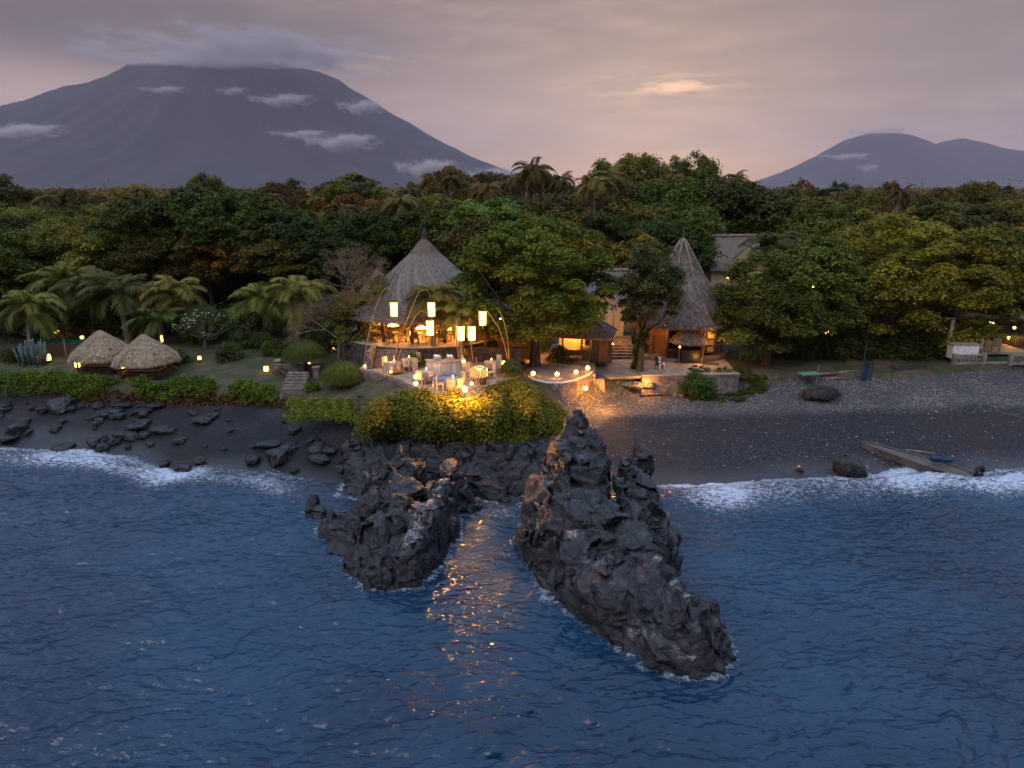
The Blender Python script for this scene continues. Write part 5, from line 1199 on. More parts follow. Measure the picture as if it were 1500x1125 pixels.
# buffet counter
bc = P(651, 546, TZ); root = empty('buffet_counter', bc, 'round cloth-draped buffet counter with striped panels in the middle of the terrace', 'counter')
mb = MB(); prof_ = []; K = 48; vs = []
for k in range(K+1):
    a = math.pi+math.pi*k/K; w = 1+.02*math.sin(k*2.2)
    vs += [(1.25*w*math.cos(a), .75*w*math.sin(a), .02), (1.2*math.cos(a), .7*math.sin(a), .9)]
mb.add(vs, [(2*k, 2*k+2, 2*k+3, 2*k+1) for k in range(K)]+[(0, 1, 2*K+1, 2*K)]); mb.build('drape', mat('striped_drape', (.72, .66, .56), (.45, .36, .26), .8, .85, stretch=(4, .2, .02)), root, True)
mb = MB(); mb.add([(1.28*math.cos(math.pi+math.pi*k/K), .78*math.sin(math.pi+math.pi*k/K), z) for z in (.9, .95) for k in range(K+1)], [tuple(range(K+1)), tuple(range(2*K+1, K, -1))]+[(k, k+1, K+2+k, K+1+k) for k in range(K)]); mb.build('top', M['cloth'], root)
for i, (dx, lab) in enumerate(((-.42, 'left steel chafing dish on the buffet counter'), (.42, 'right steel chafing dish on the buffet counter'))):
    r2 = empty('chafing_dish', (bc.x+dx, bc.y-.2, TZ+.95), lab, 'dish', 'steel chafing dishes'); mb = MB(); mb.box((0, 0, .1), (.55, .36, .16)); mb.build('pan', M['steel'], r2); mb = MB(); mb.lathe([(.3, 0), (.28, .1), (.15, .18), (.02, .2)], 14, (0, 0, .18), sy=.65); mb.build('lid', M['steel'], r2, True)
# side tables, dining tables, chairs
chT = chair_proto('terrace_chair', 'white-draped chair set at the terrace dining tables', M['cloth'], 'white terrace chairs')
tbT = table_proto('terrace_table', '', M['wood'], M['cloth'], 'cloth-covered terrace tables', .5, True)
TL = [(578, 547, 'white table at the left end of the terrace by the pavilion steps'), (600, 541, 'white table left of the buffet near the lit plant'), (625, 560, 'white table between the left edge lamp and the buffet'), (664, 572, 'white table nearest the terrace front edge beside the spotlight'), (702, 556, 'table wrapped in string lights at the right side of the terrace'), (720, 545, 'white table at the right rear of the terrace')]
def copyf(p, f): return p if f else copy_tree(p)
ff_ = True
for i, (px, py, lab) in enumerate(TL):
    p = P(px, py, TZ); o = copyf(tbT, i == 0); o.location = p; tag(o, lab)
    ns = (60, 180, 300) if i % 2 else (20, 140, 250)
    for a in ns:
        cc = copyf(chT, ff_); ff_ = False; cc.location = (p.x+math.cos(R(a))*.8, p.y+math.sin(R(a))*.8, TZ); cc.rotation_euler = (0, 0, R(a-90))
    if i != 4:
        q = empty('candle', (p.x, p.y, TZ+.75), 'candle burning on the '+lab.replace('white table', 'cloth table'), 'candle'); q['label'] = ' '.join(q['label'].split()[:16]); mb = MB(); mb.lathe([(.035, 0), (.035, .09)], 8); mb.build('wax', M['white'], q); mb = MB(); mb.lathe([(.02, .09), (.035, .13), (.004, .22)], 6); mb.build('flame', M['flame'], q)
    else:
        q = empty('string_lights', (p.x, p.y, TZ), 'string of warm lights wound around the right terrace table', 'string lights'); mb = MB()
        for z in (.30, .45, .6, .72, .82):
            for k in range(16): a = k*.393+z*3; rr_ = .53 if z < .76 else .3; mb.ball((math.cos(a)*rr_, math.sin(a)*rr_, z), .022, 6)
        mb.build('bulbs', M['lampbox'], q)
bl = mat('blue_cloth', (.16, .22, .34), (.12, .17, .28), 3, .8)
for px, py, lab in ((645, 566, 'blue-grey lounge table at the front left of the terrace edge'), (661, 559, 'blue-grey lounge table behind the front one')):
    p = P(px, py, TZ); root = empty('lounge_table', p, lab, 'table'); mb = MB(); mb.box((0, 0, .5), (1.0, .6, .06)); mb.build('tabletop', bl, root)
    for x in (-.42, .42):
        for y in (-.24, .24): mb = MB(); mb.box((x, y, .235), (.06, .06, .47)); mb.build('leg', M['white'], root)
p = P(714, 560, TZ)
for px, py, lab in ((716, 549, 'dark woven basket beside the string-lit table'), (707, 563, 'dark woven basket near the front right terrace edge')):
    p = P(px, py, TZ); mb = MB(); mb.lathe([(.16, 0), (.25, .2), (.24, .34), (.2, .36)], 14); tag(mb.build('basket', M['darkwood'], None, True, p), lab, 'basket')

# ---- sunken courtyard with its curved stone wall
CZ = 3.62
cp = [P(766, 548, CZ), P(780, 557, CZ), P(800, 561.5, CZ), P(822, 562, CZ), P(842, 558, CZ), P(858, 552, CZ), P(868, 546.5, CZ)]
root = empty('courtyard', (0, 0, 0), 'round sunken courtyard behind the curved stone wall with a thin white rim', 'courtyard')
ring = cp+[Vector((cp[-1].x+.2, 51, CZ)), Vector((cp[-1].x+.4, 57.5, CZ)), Vector((cp[0].x-.2, 57.5, CZ))]; n = len(ring); mb = MB()
mb.add([(p.x, p.y, CZ) for p in ring]+[(p.x, p.y, CZ-1.6) for p in ring], [tuple(range(n))]+[(i, i+n, (i+1) % n+n, (i+1) % n) for i in range(n)]); mb.build('floor', M['paving'], root)
W0 = cp+[P(872, 562, 3.0)]
mb = MB(); Kn = 6
wp = []
for a, b in zip(cp[:-1], cp[1:]):
    for k in range(Kn): wp.append(a.lerp(b, k/Kn))
wp.append(cp[-1]); rw = np.random.default_rng(6); rows = 9; vs = []
for j in range(rows):
    t = j/(rows-1)
    for i, p in enumerate(wp): vs.append((p.x+rw.normal()*.03+.0*t, p.y-.12-.35*t+rw.normal()*.035, CZ+.02-2.3*t))
nn = len(wp); mb.add(vs, [(j*nn+i, (j+1)*nn+i, (j+1)*nn+i+1, j*nn+i+1) for j in range(rows-1) for i in range(nn-1)])
mb.build('retaining_wall', M['stone'], root, True)
mb = MB(); nn = len(wp); vs = []
for p in wp: vs += [(p.x, p.y-.14, CZ+.03), (p.x, p.y-.14, CZ+.12), (p.x, p.y+.10, CZ+.12), (p.x, p.y+.10, CZ+.03)]
mb.add(vs, [(4*i+k, 4*i+(k+1) % 4, 4*i+4+(k+1) % 4, 4*i+4+k) for i in range(nn-1) for k in range(4)]); mb.build('white_rim', M['white'], root)
# the wall turns inland on its right side
mb = MB(); a = cp[-1]; mb.box((a.x+.12, a.y+1.2, CZ-1.0), (.45, 3.2, 2.1), R(-6), .96); mb.box((a.x+.5, a.y+.1, CZ-1.25), (.9, .7, 1.7), R(10), .7); mb.build('side_wall', M['stone'], root)
mb = MB(); c = P(806, 558.5, CZ+.02); mb.lathe([(1.0, 0), (1.0, .05)], 28, (c.x, c.y+.5, CZ+.01), sy=.42); mb.build('pale_step', M['palepaving'], root)
for px, py, Yb, r, lab in ((781, 547, P(781, 552, CZ).y, .14, 'leftmost globe lamp of the courtyard rim'), (816, 548, P(816, 556, CZ).y, .14, 'second globe lamp from the left on the courtyard rim'), (844, 545, P(844, 551, CZ).y, .14, 'third globe lamp from the left on the courtyard rim'), (861, 539, P(861, 545, CZ).y, .15, 'globe lamp at the right end of the courtyard rim')):
    ball(px, py, Yb, r, lab, z0=CZ)
q = P(856, 564, 3.0); root = empty('wall_lamp', (q.x, q.y-.75, 3.0), 'lamp fixed on the face of the curved stone wall shining onto the beach', 'lamp'); mb = MB(); mb.ball((0, -.12, 0), .15, 10); mb.build('globe', M['spot2'] if 'spot2' in M else M['bulb'], root, True); mb = MB(); mb.box((0, .1, .1), (.06, .5, .06)); mb.build('bracket', M['darkwood'], root)
# shrine draped in pale yellow
q = P(860, 522, CZ); root = empty('stone_shrine', q, 'small black stone shrine wrapped in pale yellow cloth at the courtyard edge', 'shrine')
mb = MB(); mb.box((0, 0, .45), (.95, .7, .9)); mb.build('base', M['darkstone'], root); mb = MB(); mb.box((0, -.02, .62), (1.0, .76, .6)); mb.build('cloth_wrap', mat('yellow_cloth', (.62, .52, .22), (.5, .42, .2), 3, .8), root)
mb = MB(); mb.box((0, 0, 1.2), (.42, .4, .6), 0, .8); mb.box((0, 0, 1.55), (.8, .6, .1)); mb.build('pillar', M['black'], root); mb = MB(); mb.box((0, 0, 1.75), (.5, .45, .3), 0, .8); mb.lathe([(.3, 1.9), (.2, 2.05), (.08, 2.15), (.04, 2.4)], 8); mb.build('crown_stone', M['black'], root)
boxl = lambda px, py, z, r, h, lab, m='lampbox': boxlamp(px, py, z, lab, r, h, m)
q = P(882, 522, CZ-.1); root = empty('arched_lamp', q, 'bright arched lamp standing right of the yellow-draped shrine', 'lamp'); mb = MB()
mb.tube([(-.2, 0, 0), (-.2, 0, .55), (-.12, 0, .78), (0, 0, .86), (.12, 0, .78), (.2, 0, .55), (.2, 0, 0)], .085, 8); mb.build('tube', M['bulb'], root, True); mb = MB(); mb.box((0, 0, .25), (.16, .16, .6)); mb.build('core', M['wood'], root)
q = P(895, 516, 3.3); root = empty('stone_lamp', (q.x, q.y, 3.0), 'lit oval lamp on a pedestal right of the small tiled hut', 'lamp'); mb = MB(); mb.lathe([(.1, .5), (.2, .62), (.23, .85), (.16, 1.06), (.04, 1.12)], 12); mb.build('globe', M['bulb'], root, True); mb = MB(); mb.lathe([(.2, -.3), (.16, .45), (.2, .52)], 10); mb.build('pedestal', M['stone'], root)
root = empty('stone_bench', P(838, 531, CZ), 'low stone bench with a tall idol beside the shrine', 'bench'); mb = MB(); mb.box((0, 0, .45), (1.5, .4, .12)); mb.box((-.55, 0, .2), (.2, .35, .4)); mb.box((.55, 0, .2), (.2, .35, .4)); mb.build('slab', M['stone'], root); mb = MB(); mb.lathe([(.16, 0), (.13, .5), (.17, .8), (.08, 1.1)], 8, (-.55, -.1, 0)); mb.build('idol', M['darkstone'], root)
def lamp(name, loc, e, c=(1, .40, .07), r=.1): l = bpy.data.lights.new(name, 'POINT'); l.energy = e; l.color = c; l.shadow_soft_size = r; o = bpy.data.objects.new(name, l); link(o); o.location = loc; return o
for x, y, e in PAVL: lamp('pavilion_light', (PX+x, PYv+y, FZ+1.75), e, r=.2)
for q_, e in ((P(603, 530, TZ), 80), (P(572, 541, TZ), 40), (P(679, 530, TZ), 80), (P(702, 556, TZ), 40), (P(715, 516, TZ), 300), (P(760, 512, TZ), 220), (P(640, 520, TZ), 120)): lamp('terrace_light', q_+Vector((0, -.35, .75)), e)
# ---- small tiled hut (bar)
HB = Vector((Q(857, 500, 52.6).x, 52.6, 3.45)); root = empty('tiled_hut', HB, 'small dark hut with a hipped tiled roof and orange-lit bar opening', 'hut')
def hip(parent, w, d, z0, h, rl, m, name='roof', c=(0, 0), ov=.0):
    mb = MB(); x, y = w/2, d/2; vs = []
    mb.add([(-x, -y, z0), (x, -y, z0), (x, y, z0), (-x, y, z0), (-rl/2, 0, z0+h), (rl/2, 0, z0+h), (-x, -y, z0-.1), (x, -y, z0-.1), (x, y, z0-.1), (-x, y, z0-.1)], [(0, 1, 5, 4), (1, 2, 5), (2, 3, 4, 5), (3, 0, 4), (6, 9, 8, 7), (0, 6, 7, 1), (1, 7, 8, 2), (2, 8, 9, 3), (3, 9, 6, 0)])
    o = mb.build(name, m, parent); mb = MB()
    for a, b in (((-x, -y, z0+.02), (-rl/2, 0, z0+h+.02)), ((x, -y, z0+.02), (rl/2, 0, z0+h+.02)), ((x, y, z0+.02), (rl/2, 0, z0+h+.02)), ((-x, y, z0+.02), (-rl/2, 0, z0+h+.02)), ((-rl/2, 0, z0+h+.03), (rl/2, 0, z0+h+.03))): mb.tube([a, b], .07, 6)
    mb.build('ridge', m, o); return o
tile = mat('wood_shingle', (.15, .115, .11), (.085, .065, .065), 2.2, .85, .5, 8, (1, 1, 3), c3=(.2, .16, .15), s3=6)
hr_ = hip(root, 4.6, 3.8, 2.05, 1.45, .9, tile); hr_.rotation_euler = (0, 0, R(-14))
mb = MB(); mb.box((1.15, 0, 1.0), (1.6, 2.7, 2.1)); mb.build('side_room', M['darkwood'], root); mb = MB(); mb.box((-.75, -1.0, .5), (2.3, .5, 1.0)); mb.build('counter', M['wood'], root); mb = MB(); mb.box((-.75, 1.2, 1.1), (2.4, .12, 2.0)); mb.build('back_wall', M['yellow'], root)
for x, y in ((-1.85, -1.3), (-1.85, 1.3), (-.4, -1.35)): cylm('post', M['wood'], root, (x, y, 0), (x, y, 2.05), .08, 8)
mb = MB(); mb.box((1.3, -1.38, .95), (.7, .06, 1.8)); mb.build('door', M['wood'], root)
lamp('bar_light', HB+Vector((-.8, .3, 1.75)), 110); lamp('bar_light', HB+Vector((-1.2, -.8, 1.7)), 50)
# ---- yellow gabled house behind
YH = Q(884, 470, 58.5); yz = Tz(YH.x, 58.5); root = empty('yellow_house', (YH.x, 58.5, yz), 'pale yellow gabled house with a green shutter behind the small tiled hut', 'house')
hh = Q(884, 448, 58.5).z-yz; ap = Q(884, 420, 58.5).z-yz; mb = MB(); w = 1.75; d = 3.5
mb.add([(-w-1, -0, -.3), (w, 0, -.3), (w, d, -.3), (-w-1, d, -.3), (-w-1, 0, hh), (w, 0, hh), (w, d, hh), (-w-1, d, hh), (-.5, 0, ap), (-.5, d, ap)], [(0, 1, 5, 8, 4), (1, 2, 6, 5), (2, 3, 7, 9, 6), (3, 0, 4, 7)]); mb.build('wall', M['yellow'], root)
for s, x0, x1 in ((1, -.5, w+.45), (-1, -.5, -w-1.45)):
    zz = hh-(.45)*(ap-hh)/(w+.5); mb = MB(); mb.add([(x0, -.4, ap+.06), (x1, -.4, zz+.06), (x1, d+.3, zz+.06), (x0, d+.3, ap+.06), (x0, -.4, ap-.06), (x1, -.4, zz-.06), (x1, d+.3, zz-.06), (x0, d+.3, ap-.06)], [(0, 1, 2, 3), (7, 6, 5, 4), (0, 4, 5, 1), (1, 5, 6, 2), (2, 6, 7, 3)]); mb.build('roof', tile, root)
mb = MB(); mb.box((-1.1, -.03, hh-.25), (1.3, .06, .7)); mb.build('shutter', mat('green_shutter', (.03, .09, .06), (.02, .06, .045), 5, .6), root)
mb = MB(); mb.box((w+.7, .6, hh-.9), (.9, .8, 1.6)); mb.build('porch', M['wood'], root); lamp('porch_light', (YH.x+w+.6, 58.0, yz+hh-.5), 70)
# folded white parasol and steps between the huts
root = empty('folded_parasol', (Q(900, 450, 56.5).x, 56.5, Tz(Q(900, 450, 56.5).x, 56.5)), 'folded white parasol beside the yellow house', 'parasol'); hz_ = Q(900, 425, 56.5).z-root.location.z; mb = MB(); mb.lathe([(.05, hz_), (.16, hz_-.5), (.24, hz_-1.5), (.18, hz_-2.0)], 10, jit=.02); mb.build('canopy', M['cloth'], root); cylm('pole', M['wood'], root, (0, 0, -.1), (0, 0, hz_-.3), .03, 6)
root = empty('stone_stairs', (Q(906, 500, 55).x, 54.2, 3.1), 'orange-lit stairs climbing between the tiled hut and the vine-wrapped tree', 'stairs'); mb = MB()
for k in range(8): mb.box((0, .3*k, .09+.18*k), (2.4, .32, .18+.0*k)); mb.box((0, .3*k+.1, .0+.09*k), (2.3, .3, .18*k+.02))
mb.build('steps', M['stone'], root); lamp('stair_light', (Q(912, 490, 54.5).x, 54.6, 5.0), 80)
UB_ = P(1007, 528, 3.1)
# ---- steep thatched cone hut
SC = Q(993, 468, 57.0); SX, SY, SZ = SC.x, 57.0, 3.35
root = empty('steep_thatched_hut', (SX, SY, SZ), 'tall hut with a steep grey thatched cone and a thin mast on the tip', 'hut')
ap_ = Q(990, 352, 57).z-SZ
thatch(root, [(.12, ap_), (.85, ap_-1.15), (1.95, ap_-3.0), (3.05, ap_-4.5), (4.0, ap_-5.6), (4.75, ap_-6.35)], M['thatch'], M['strandold'], 8000, 8, seed=9, rz0=.35, slen=.5, eave=.35)
mb = MB()
for k in range(8):
    a = .35+k*math.pi/4+0; pts = [(r*math.cos(a)*1.0, r*math.sin(a)*1.0, z+.07) for r, z in [(.15, ap_), (.85, ap_-1.15), (1.95, ap_-3.0), (3.05, ap_-4.5), (4.0, ap_-5.6), (4.7, ap_-6.3)]]; mb.tube(pts, .13, 6)
mb.build('hip_ridges', M['strandold'], root, True); cylm('mast', M['steel'], root, (0, 0, ap_-.2), (0, 0, ap_+1.1), .025, 5)
mb = MB(); mb.lathe([(.35, ap_-.35), (.28, ap_-.05), (.1, ap_+.2)], 12); mb.build('ridge_cap', M['thatch'], root, True)
ez = ap_-6.3
mb = MB()
for k in range(8):
    a = .35+k*math.pi/4
    if k in (5,): continue
    mb.box((3.0*math.cos(a+.39), 3.0*math.sin(a+.39), ez/2+.2), (2.3, .15, ez+.8), a+.39+math.pi/2)
mb.build('wall', mat('brown_wall', (.22, .11, .055), (.14, .07, .035), 2, .8), root)
for k in range(8): a = .35+k*math.pi/4; cylm('post', M['wood'], root, (3.75*math.cos(a), 3.75*math.sin(a), -.3), (3.75*math.cos(a), 3.75*math.sin(a), ez+.5), .11, 8)
mb = MB(); mb.lathe([(4.4, -.7), (4.3, .02)], 24); mb.build('plinth', M['stone'], root)
q = Q(1021, 473, 53.0); r2 = empty('porch_lamp', q, 'small orange lamp under the eave of the steep thatched hut', 'lamp'); mb = MB(); mb.ball((0, 0, 0), .12, 8); mb.build('globe', M['flame'], r2, True); cylm('cord', M['black'], r2, (0, 0, .1), (0, 0, .6), .012, 5)
q = Q(1036, 492, 54.2); root = empty('lit_shelf', (q.x, q.y, q.z-1.4), 'tall orange-lit shelf right of the steep thatched hut entrance', 'shelf'); mb = MB()
for z in (.05, .6, 1.15, 1.7, 2.25): mb.box((0, 0, z), (1.3, .35, .05))
for x in (-.65, 0, .65): mb.box((x, 0, 1.15), (.05, .35, 2.25))
mb.build('frame', M['wood'], root); mb = MB(); mb.box((0, .2, 1.15), (1.3, .04, 2.2)); mb.build('back_panel', M['yellow'], root); lamp('shelf_light', (q.x+.1, q.y-.5, q.z+.2), 30); lamp('hut_light', (SX-2.2, SY-4.2, SZ+2.0), 50); lamp('hut_light', (SX+1.8, SY-5.0, SZ+1.6), 60); lamp('bar_light', UB_+Vector((.5, -1.3, .5)), 25)
# ---- terrace in front with its wall
root = empty('stone_terrace', (0, 0, 0), 'wide paved terrace with a plain stone wall before the steep thatched hut', 'terrace'); a, b, c, d = P(893, 553, 3.05), P(940, 551, 3.05), P(1040, 550.5, 3.05), P(1082, 549, 3.05)
ring = [a, b, c, d, Vector((d.x+.8, 58, 3.05)), Vector((a.x-1.2, 58, 3.05)), Vector((cp[-1].x+.35, 49.6, 3.05))]; n = len(ring); mb = MB()
mb.add([(p.x, p.y, 3.08) for p in ring]+[(p.x, p.y, 2.9) for p in ring], [tuple(range(n))]+[(i, i+n, (i+1) % n+n, (i+1) % n) for i in range(n)]); mb.build('floor', M['paving'], root)
mb = MB(); m_ = (b+d)/2; mb.box((m_.x, m_.y+.05, 2.35), ((d-b).length, .4, 1.44), math.atan2(d.y-b.y, d.x-b.x)); mb.build('retaining_wall', M['stone'], root)
mb = MB(); mb.box((m_.x, m_.y+.03, 3.13), ((d-b).length+.1, .46, .1), math.atan2(d.y-b.y, d.x-b.x)); mb.build('coping', M['palepaving'], root)
# beach steps lit orange
root = empty('beach_steps', P(950, 566, 1.9), 'low curved stone steps fanning onto the beach, lit orange', 'steps'); mb = MB()
for k in range(5): mb.box((.15+.38*k, -.05*k-.1, .35-.13*k-.3), (.9+.35*k, 1.5, .5), R(-28))
mb.build('treads', M['paving'], root); lamp('step_light', P(944, 558, 2.6)+Vector((0, -.9, 0)), 110); lamp('step_light', P(890, 565, 2.9), 60); lamp('beach_light', P(884, 578, 2.7), 300); lamp('wall_light', P(858, 566, 3.2)+Vector((0, -1.0, 0)), 40)
# umbrella hut (thatched bar)
UB = P(1007, 528, 3.1); root = empty('thatched_bar', UB, 'small square-looking thatched umbrella bar with dark counters on the stone terrace', 'bar hut')
thatch(root, [(.08, 2.75), (.6, 2.45), (1.2, 2.0), (1.5, 1.68)], M['thatch'], M['strandold'], 2600, 8, seed=12, slen=.35, eave=.25)
for x, y in ((-.95, -.9), (.95, -.9), (.95, .9), (-.95, .9)): cylm('post', M['wood'], root, (x, y, 0), (x, y, 1.9), .07, 8)
mb = MB(); mb.box((0, -.75, .5), (1.5, .35, .95)); mb.box((-1.3, .1, .45), (.7, 1.2, .9)); mb.build('counter', M['black'], root); mb = MB(); mb.box((0, -.75, 1.0), (1.7, .5, .05)); mb.box((-1.3, .1, .93), (.85, 1.35, .05)); mb.build('countertop', M['darkwood'], root)
q = Vector((UB.x-.95, UB.y-1.05, 3.1+1.35)); r2 = empty('bar_lamp', q, 'small lamp on the left post of the thatched umbrella bar', 'lamp'); mb = MB(); mb.ball((0, 0, 0), .07, 8); mb.build('globe', M['flame'], r2, True); lamp('bar_light', UB+Vector((.3, -.9, .5)), 10)
# planter with ivy trunk
q = P(925, 562, 1.9); root = empty('round_planter', (q.x, q.y+.6, 1.75), 'round stone planter holding the ivy-wrapped trunk', 'planter'); mb = MB(); mb.lathe([(1.25, 0), (1.2, .55), (1.05, .6), (1.0, .45), (.05, .45)], 24); mb.build('ring_wall', M['stone'], root)
pts = []; r_ = np.random.default_rng(31)
top = Vector((base(938, 50.2).x+.3, 50.0, 6.3)); b0 = Vector((q.x, q.y+.6, 2.2))
for k in range(60): t = r_.random(); c = b0.lerp(top, t)+Vector(r_.normal(size=3)*.22*(1.3-t)); pts.append(tuple(c))
cl = np.column_stack([np.array(pts), r_.uniform(.25, .5, 60), r_.uniform(.3, .55, 60), r_.random(60)]); V, F, tt = clump_leaves(cl, 100, .13, r_, .2, .6); root = empty('ivy', b0, 'dark ivy wrapping the slanting trunk above the round planter', 'plant'); V = V-np.array(b0); o = np_mesh('foliage', V, F, M['leaf'], root, attrs={'tint': tt}); o.color = (.028, .060, .022, 1)
mb = MB(); mb.tube([(0, 0, -.2), tuple((top-b0)*.5+Vector((.1, 0, 0))), tuple(top-b0)], [.25, .2, .14], 8); mb.build('stem', M['bark'], root, True)
# white boulders / pale log
q = G(925, 578); me = rock_mesh('pale_rock', [(0, 0, 0, 1.2, .45, .4), (-1.1, .05, 0, .8, .4, .35), (1.0, 0, 0.1, .7, .4, .42), (1.5, -.1, 0, .4, .35, .35)], .07, .35, 91, [((-2, 0, .3), (2, 0, .4), 1.2)], 1.8); rock_obj('pale_rock', me, (q.x, q.y, q.z+.15), label='long low rock streaked white at the foot of the orange-lit steps', cat='rock')
for px, py, r, lab in ((882, 548, .5, 'flat grey rock beside the courtyard wall end'), (905, 545, .55, 'dark rock under the terrace edge left of the planter'), (893, 541, .45, 'flat topped rock below the arched lamp'), (912, 552, .4, 'small rock touching the round planter'), (990, 566, .35, 'low rock at the foot of the plain terrace wall')):
    boulder(px, py, r, lab, z=2.0 if px < 950 else 1.8)
# white plastic chair, people, bean bags
chW = chair_proto('plastic_chair', 'white plastic chair on the stone terrace left of the thatched bar', M['white'], None); q = P(968, 541, 3.1); chW.location = q; chW.rotation_euler = (0, 0, R(110))
def person(loc, rz, pose, label, top_c, leg_c, hair_c):
    root = empty('person', loc, label, 'person', rz=rz)
    me = bpy.data.meshes.new('body'); S = pose == 'sit'
    if S: J = {'pel': (0, 0, .52, .13), 'ch': (0, .04, .92, .15), 'nk': (0, .02, 1.13, .055), 'hd': (0, 0, 1.30, .105), 'hl': (-.1, -.02, .5, .09), 'kl': (-.12, -.42, .52, .07), 'al': (-.12, -.46, .08, .045), 'fl': (-.12, -.62, .04, .035), 'hr': (.1, -.02, .5, .09), 'kr': (.12, -.42, .52, .07), 'ar': (.12, -.46, .08, .045), 'fr': (.12, -.62, .04, .035), 'sl': (-.2, .04, 1.06, .06), 'el': (-.25, -.1, .82, .045), 'wl': (-.15, -.34, .66, .03), 'sr': (.2, .04, 1.06, .06), 'er': (.25, -.1, .82, .045), 'wr': (.15, -.34, .66, .03)}
    else: J = {'pel': (0, 0, .95, .13), 'ch': (0, .01, 1.3, .145), 'nk': (0, .01, 1.50, .055), 'hd': (0, -.01, 1.66, .105), 'hl': (-.09, 0, .88, .09), 'kl': (-.11, -.03, .5, .065), 'al': (-.12, .02, .08, .045), 'fl': (-.13, -.14, .04, .035), 'hr': (.09, 0, .88, .09), 'kr': (.11, .05, .5, .065), 'ar': (.12, .1, .08, .045), 'fr': (.13, -.05, .04, .035), 'sl': (-.2, .01, 1.43, .06), 'el': (-.26, .03, 1.14, .042), 'wl': (-.24, -.08, .88, .03), 'sr': (.2, .01, 1.43, .06), 'er': (.26, .03, 1.14, .042), 'wr': (.24, -.08, .88, .03)}
    ks = list(J); E = [('pel', 'ch'), ('ch', 'nk'), ('nk', 'hd'), ('pel', 'hl'), ('hl', 'kl'), ('kl', 'al'), ('al', 'fl'), ('pel', 'hr'), ('hr', 'kr'), ('kr', 'ar'), ('ar', 'fr'), ('ch', 'sl'), ('sl', 'el'), ('el', 'wl'), ('ch', 'sr'), ('sr', 'er'), ('er', 'wr')]
    me.from_pydata([J[k][:3] for k in ks], [(ks.index(a), ks.index(b)) for a, b in E], []); o = bpy.data.objects.new('body', me); COL.objects.link(o)
    md = o.modifiers.new('s', 'SKIN'); 
    for i, k in enumerate(ks): me.skin_vertices[0].data[i].radius = (J[k][3], J[k][3]*(.8 if k in ('ch', 'pel') else 1))
    me.skin_vertices[0].data[0].use_root = True; o.modifiers.new('u', 'SUBSURF').levels = 1
    dg = bpy.context.evaluated_depsgraph_get(); dg.update(); m2 = bpy.data.meshes.new_from_object(o.evaluated_get(dg)); bpy.data.objects.remove(o)
    b = bpy.data.objects.new('body', m2); link(b, root); m2.materials.clear(); skin = mat('skin', (.35, .2, .13), (.32, .18, .12), 3, .6); m2.materials.append(skin)
    tm = mat('clothing_top', top_c, tuple(c*.8 for c in top_c), 4, .85); lm = mat('clothing_legs', leg_c, tuple(c*.8 for c in leg_c), 4, .85); m2.materials.append(tm); m2.materials.append(lm)
    zt = .55 if S else .97; zn = 1.1 if S else 1.47
    for p in m2.polygons:
        c = p.center
        p.material_index = 1 if (zt < c.z < zn and abs(c.x) < .3 and c.y > -.2) else (2 if c.z <= zt and c.z > .1 else 0); p.use_smooth = True
    hz = J['hd'][2]; mb = MB(); mb.ball((0, J['hd'][1]+.03, hz+.05), .125, 10); h = mb.build('hair', mat('hair', hair_c, hair_c, 3, .6), root, True)
    mb = MB()
    for s in (-1, 1):
        wx, wy, wz = J['wr'][0]*s, J['wr'][1], J['wr'][2]
        for f in range(4): mb.tube([(wx+(f-1.5)*.018, wy, wz), (wx+(f-1.5)*.021, wy-.05, wz-.04), (wx+(f-1.5)*.02, wy-.07, wz-.09+.01*abs(f-1.5))], [.012, .010, .007], 5)
        mb.tube([(wx-s*.03, wy, wz), (wx-s*.055, wy-.04, wz-.04)], [.012, .008], 5)
    mb.build('fingers', skin, root, True); return root
q = P(961, 541, 3.1); person(q, R(80), 'sit', 'person in dark clothes sitting just left of the white plastic chair', (.02, .02, .025), (.03, .03, .04), (.12, .05, .025))
st = empty('stool', q, 'low dark stool under the sitting person left of the plastic chair', 'stool'); mb = MB(); mb.lathe([(.19, .34), (.19, .4)], 14); mb.build('seat', M['darkwood'], st)
for k in range(4): a = k*1.571+.7; cylm('leg', M['darkwood'], st, (.16*math.cos(a), .16*math.sin(a), 0), (.13*math.cos(a), .13*math.sin(a), .34), .02, 6)
q = P(947, 522, 3.1); person(q, R(20), 'stand', 'person in a pink top standing behind the ivy-wrapped trunk', (.45, .2, .18), (.04, .04, .05), (.03, .02, .015))
for px, py, lab in ((919, 519, 'left black bean bag on the terrace behind the round planter'), (933, 520, 'right black bean bag on the terrace beside the other')):
    q = P(px, py, 3.1); mb = MB(); mb.lathe([(.1, 0), (.45, .08), (.5, .25), (.38, .5), (.2, .78), (.08, .85)], 16, jit=.02, sy=.9); tag(mb.build('bean_bag', M['black'], None, True, q), lab, 'bean bag')
mb = MB(); mb.ball((0, 0, .12), .12, 10); tag(mb.build('ball', mat('lime_ball', (.35, .8, .05), (.3, .7, .04), 3, .4), None, True, P(944, 520, 3.9)+Vector((0, -.3, -.1))), 'bright lime green ball caught in the ivy', 'ball')

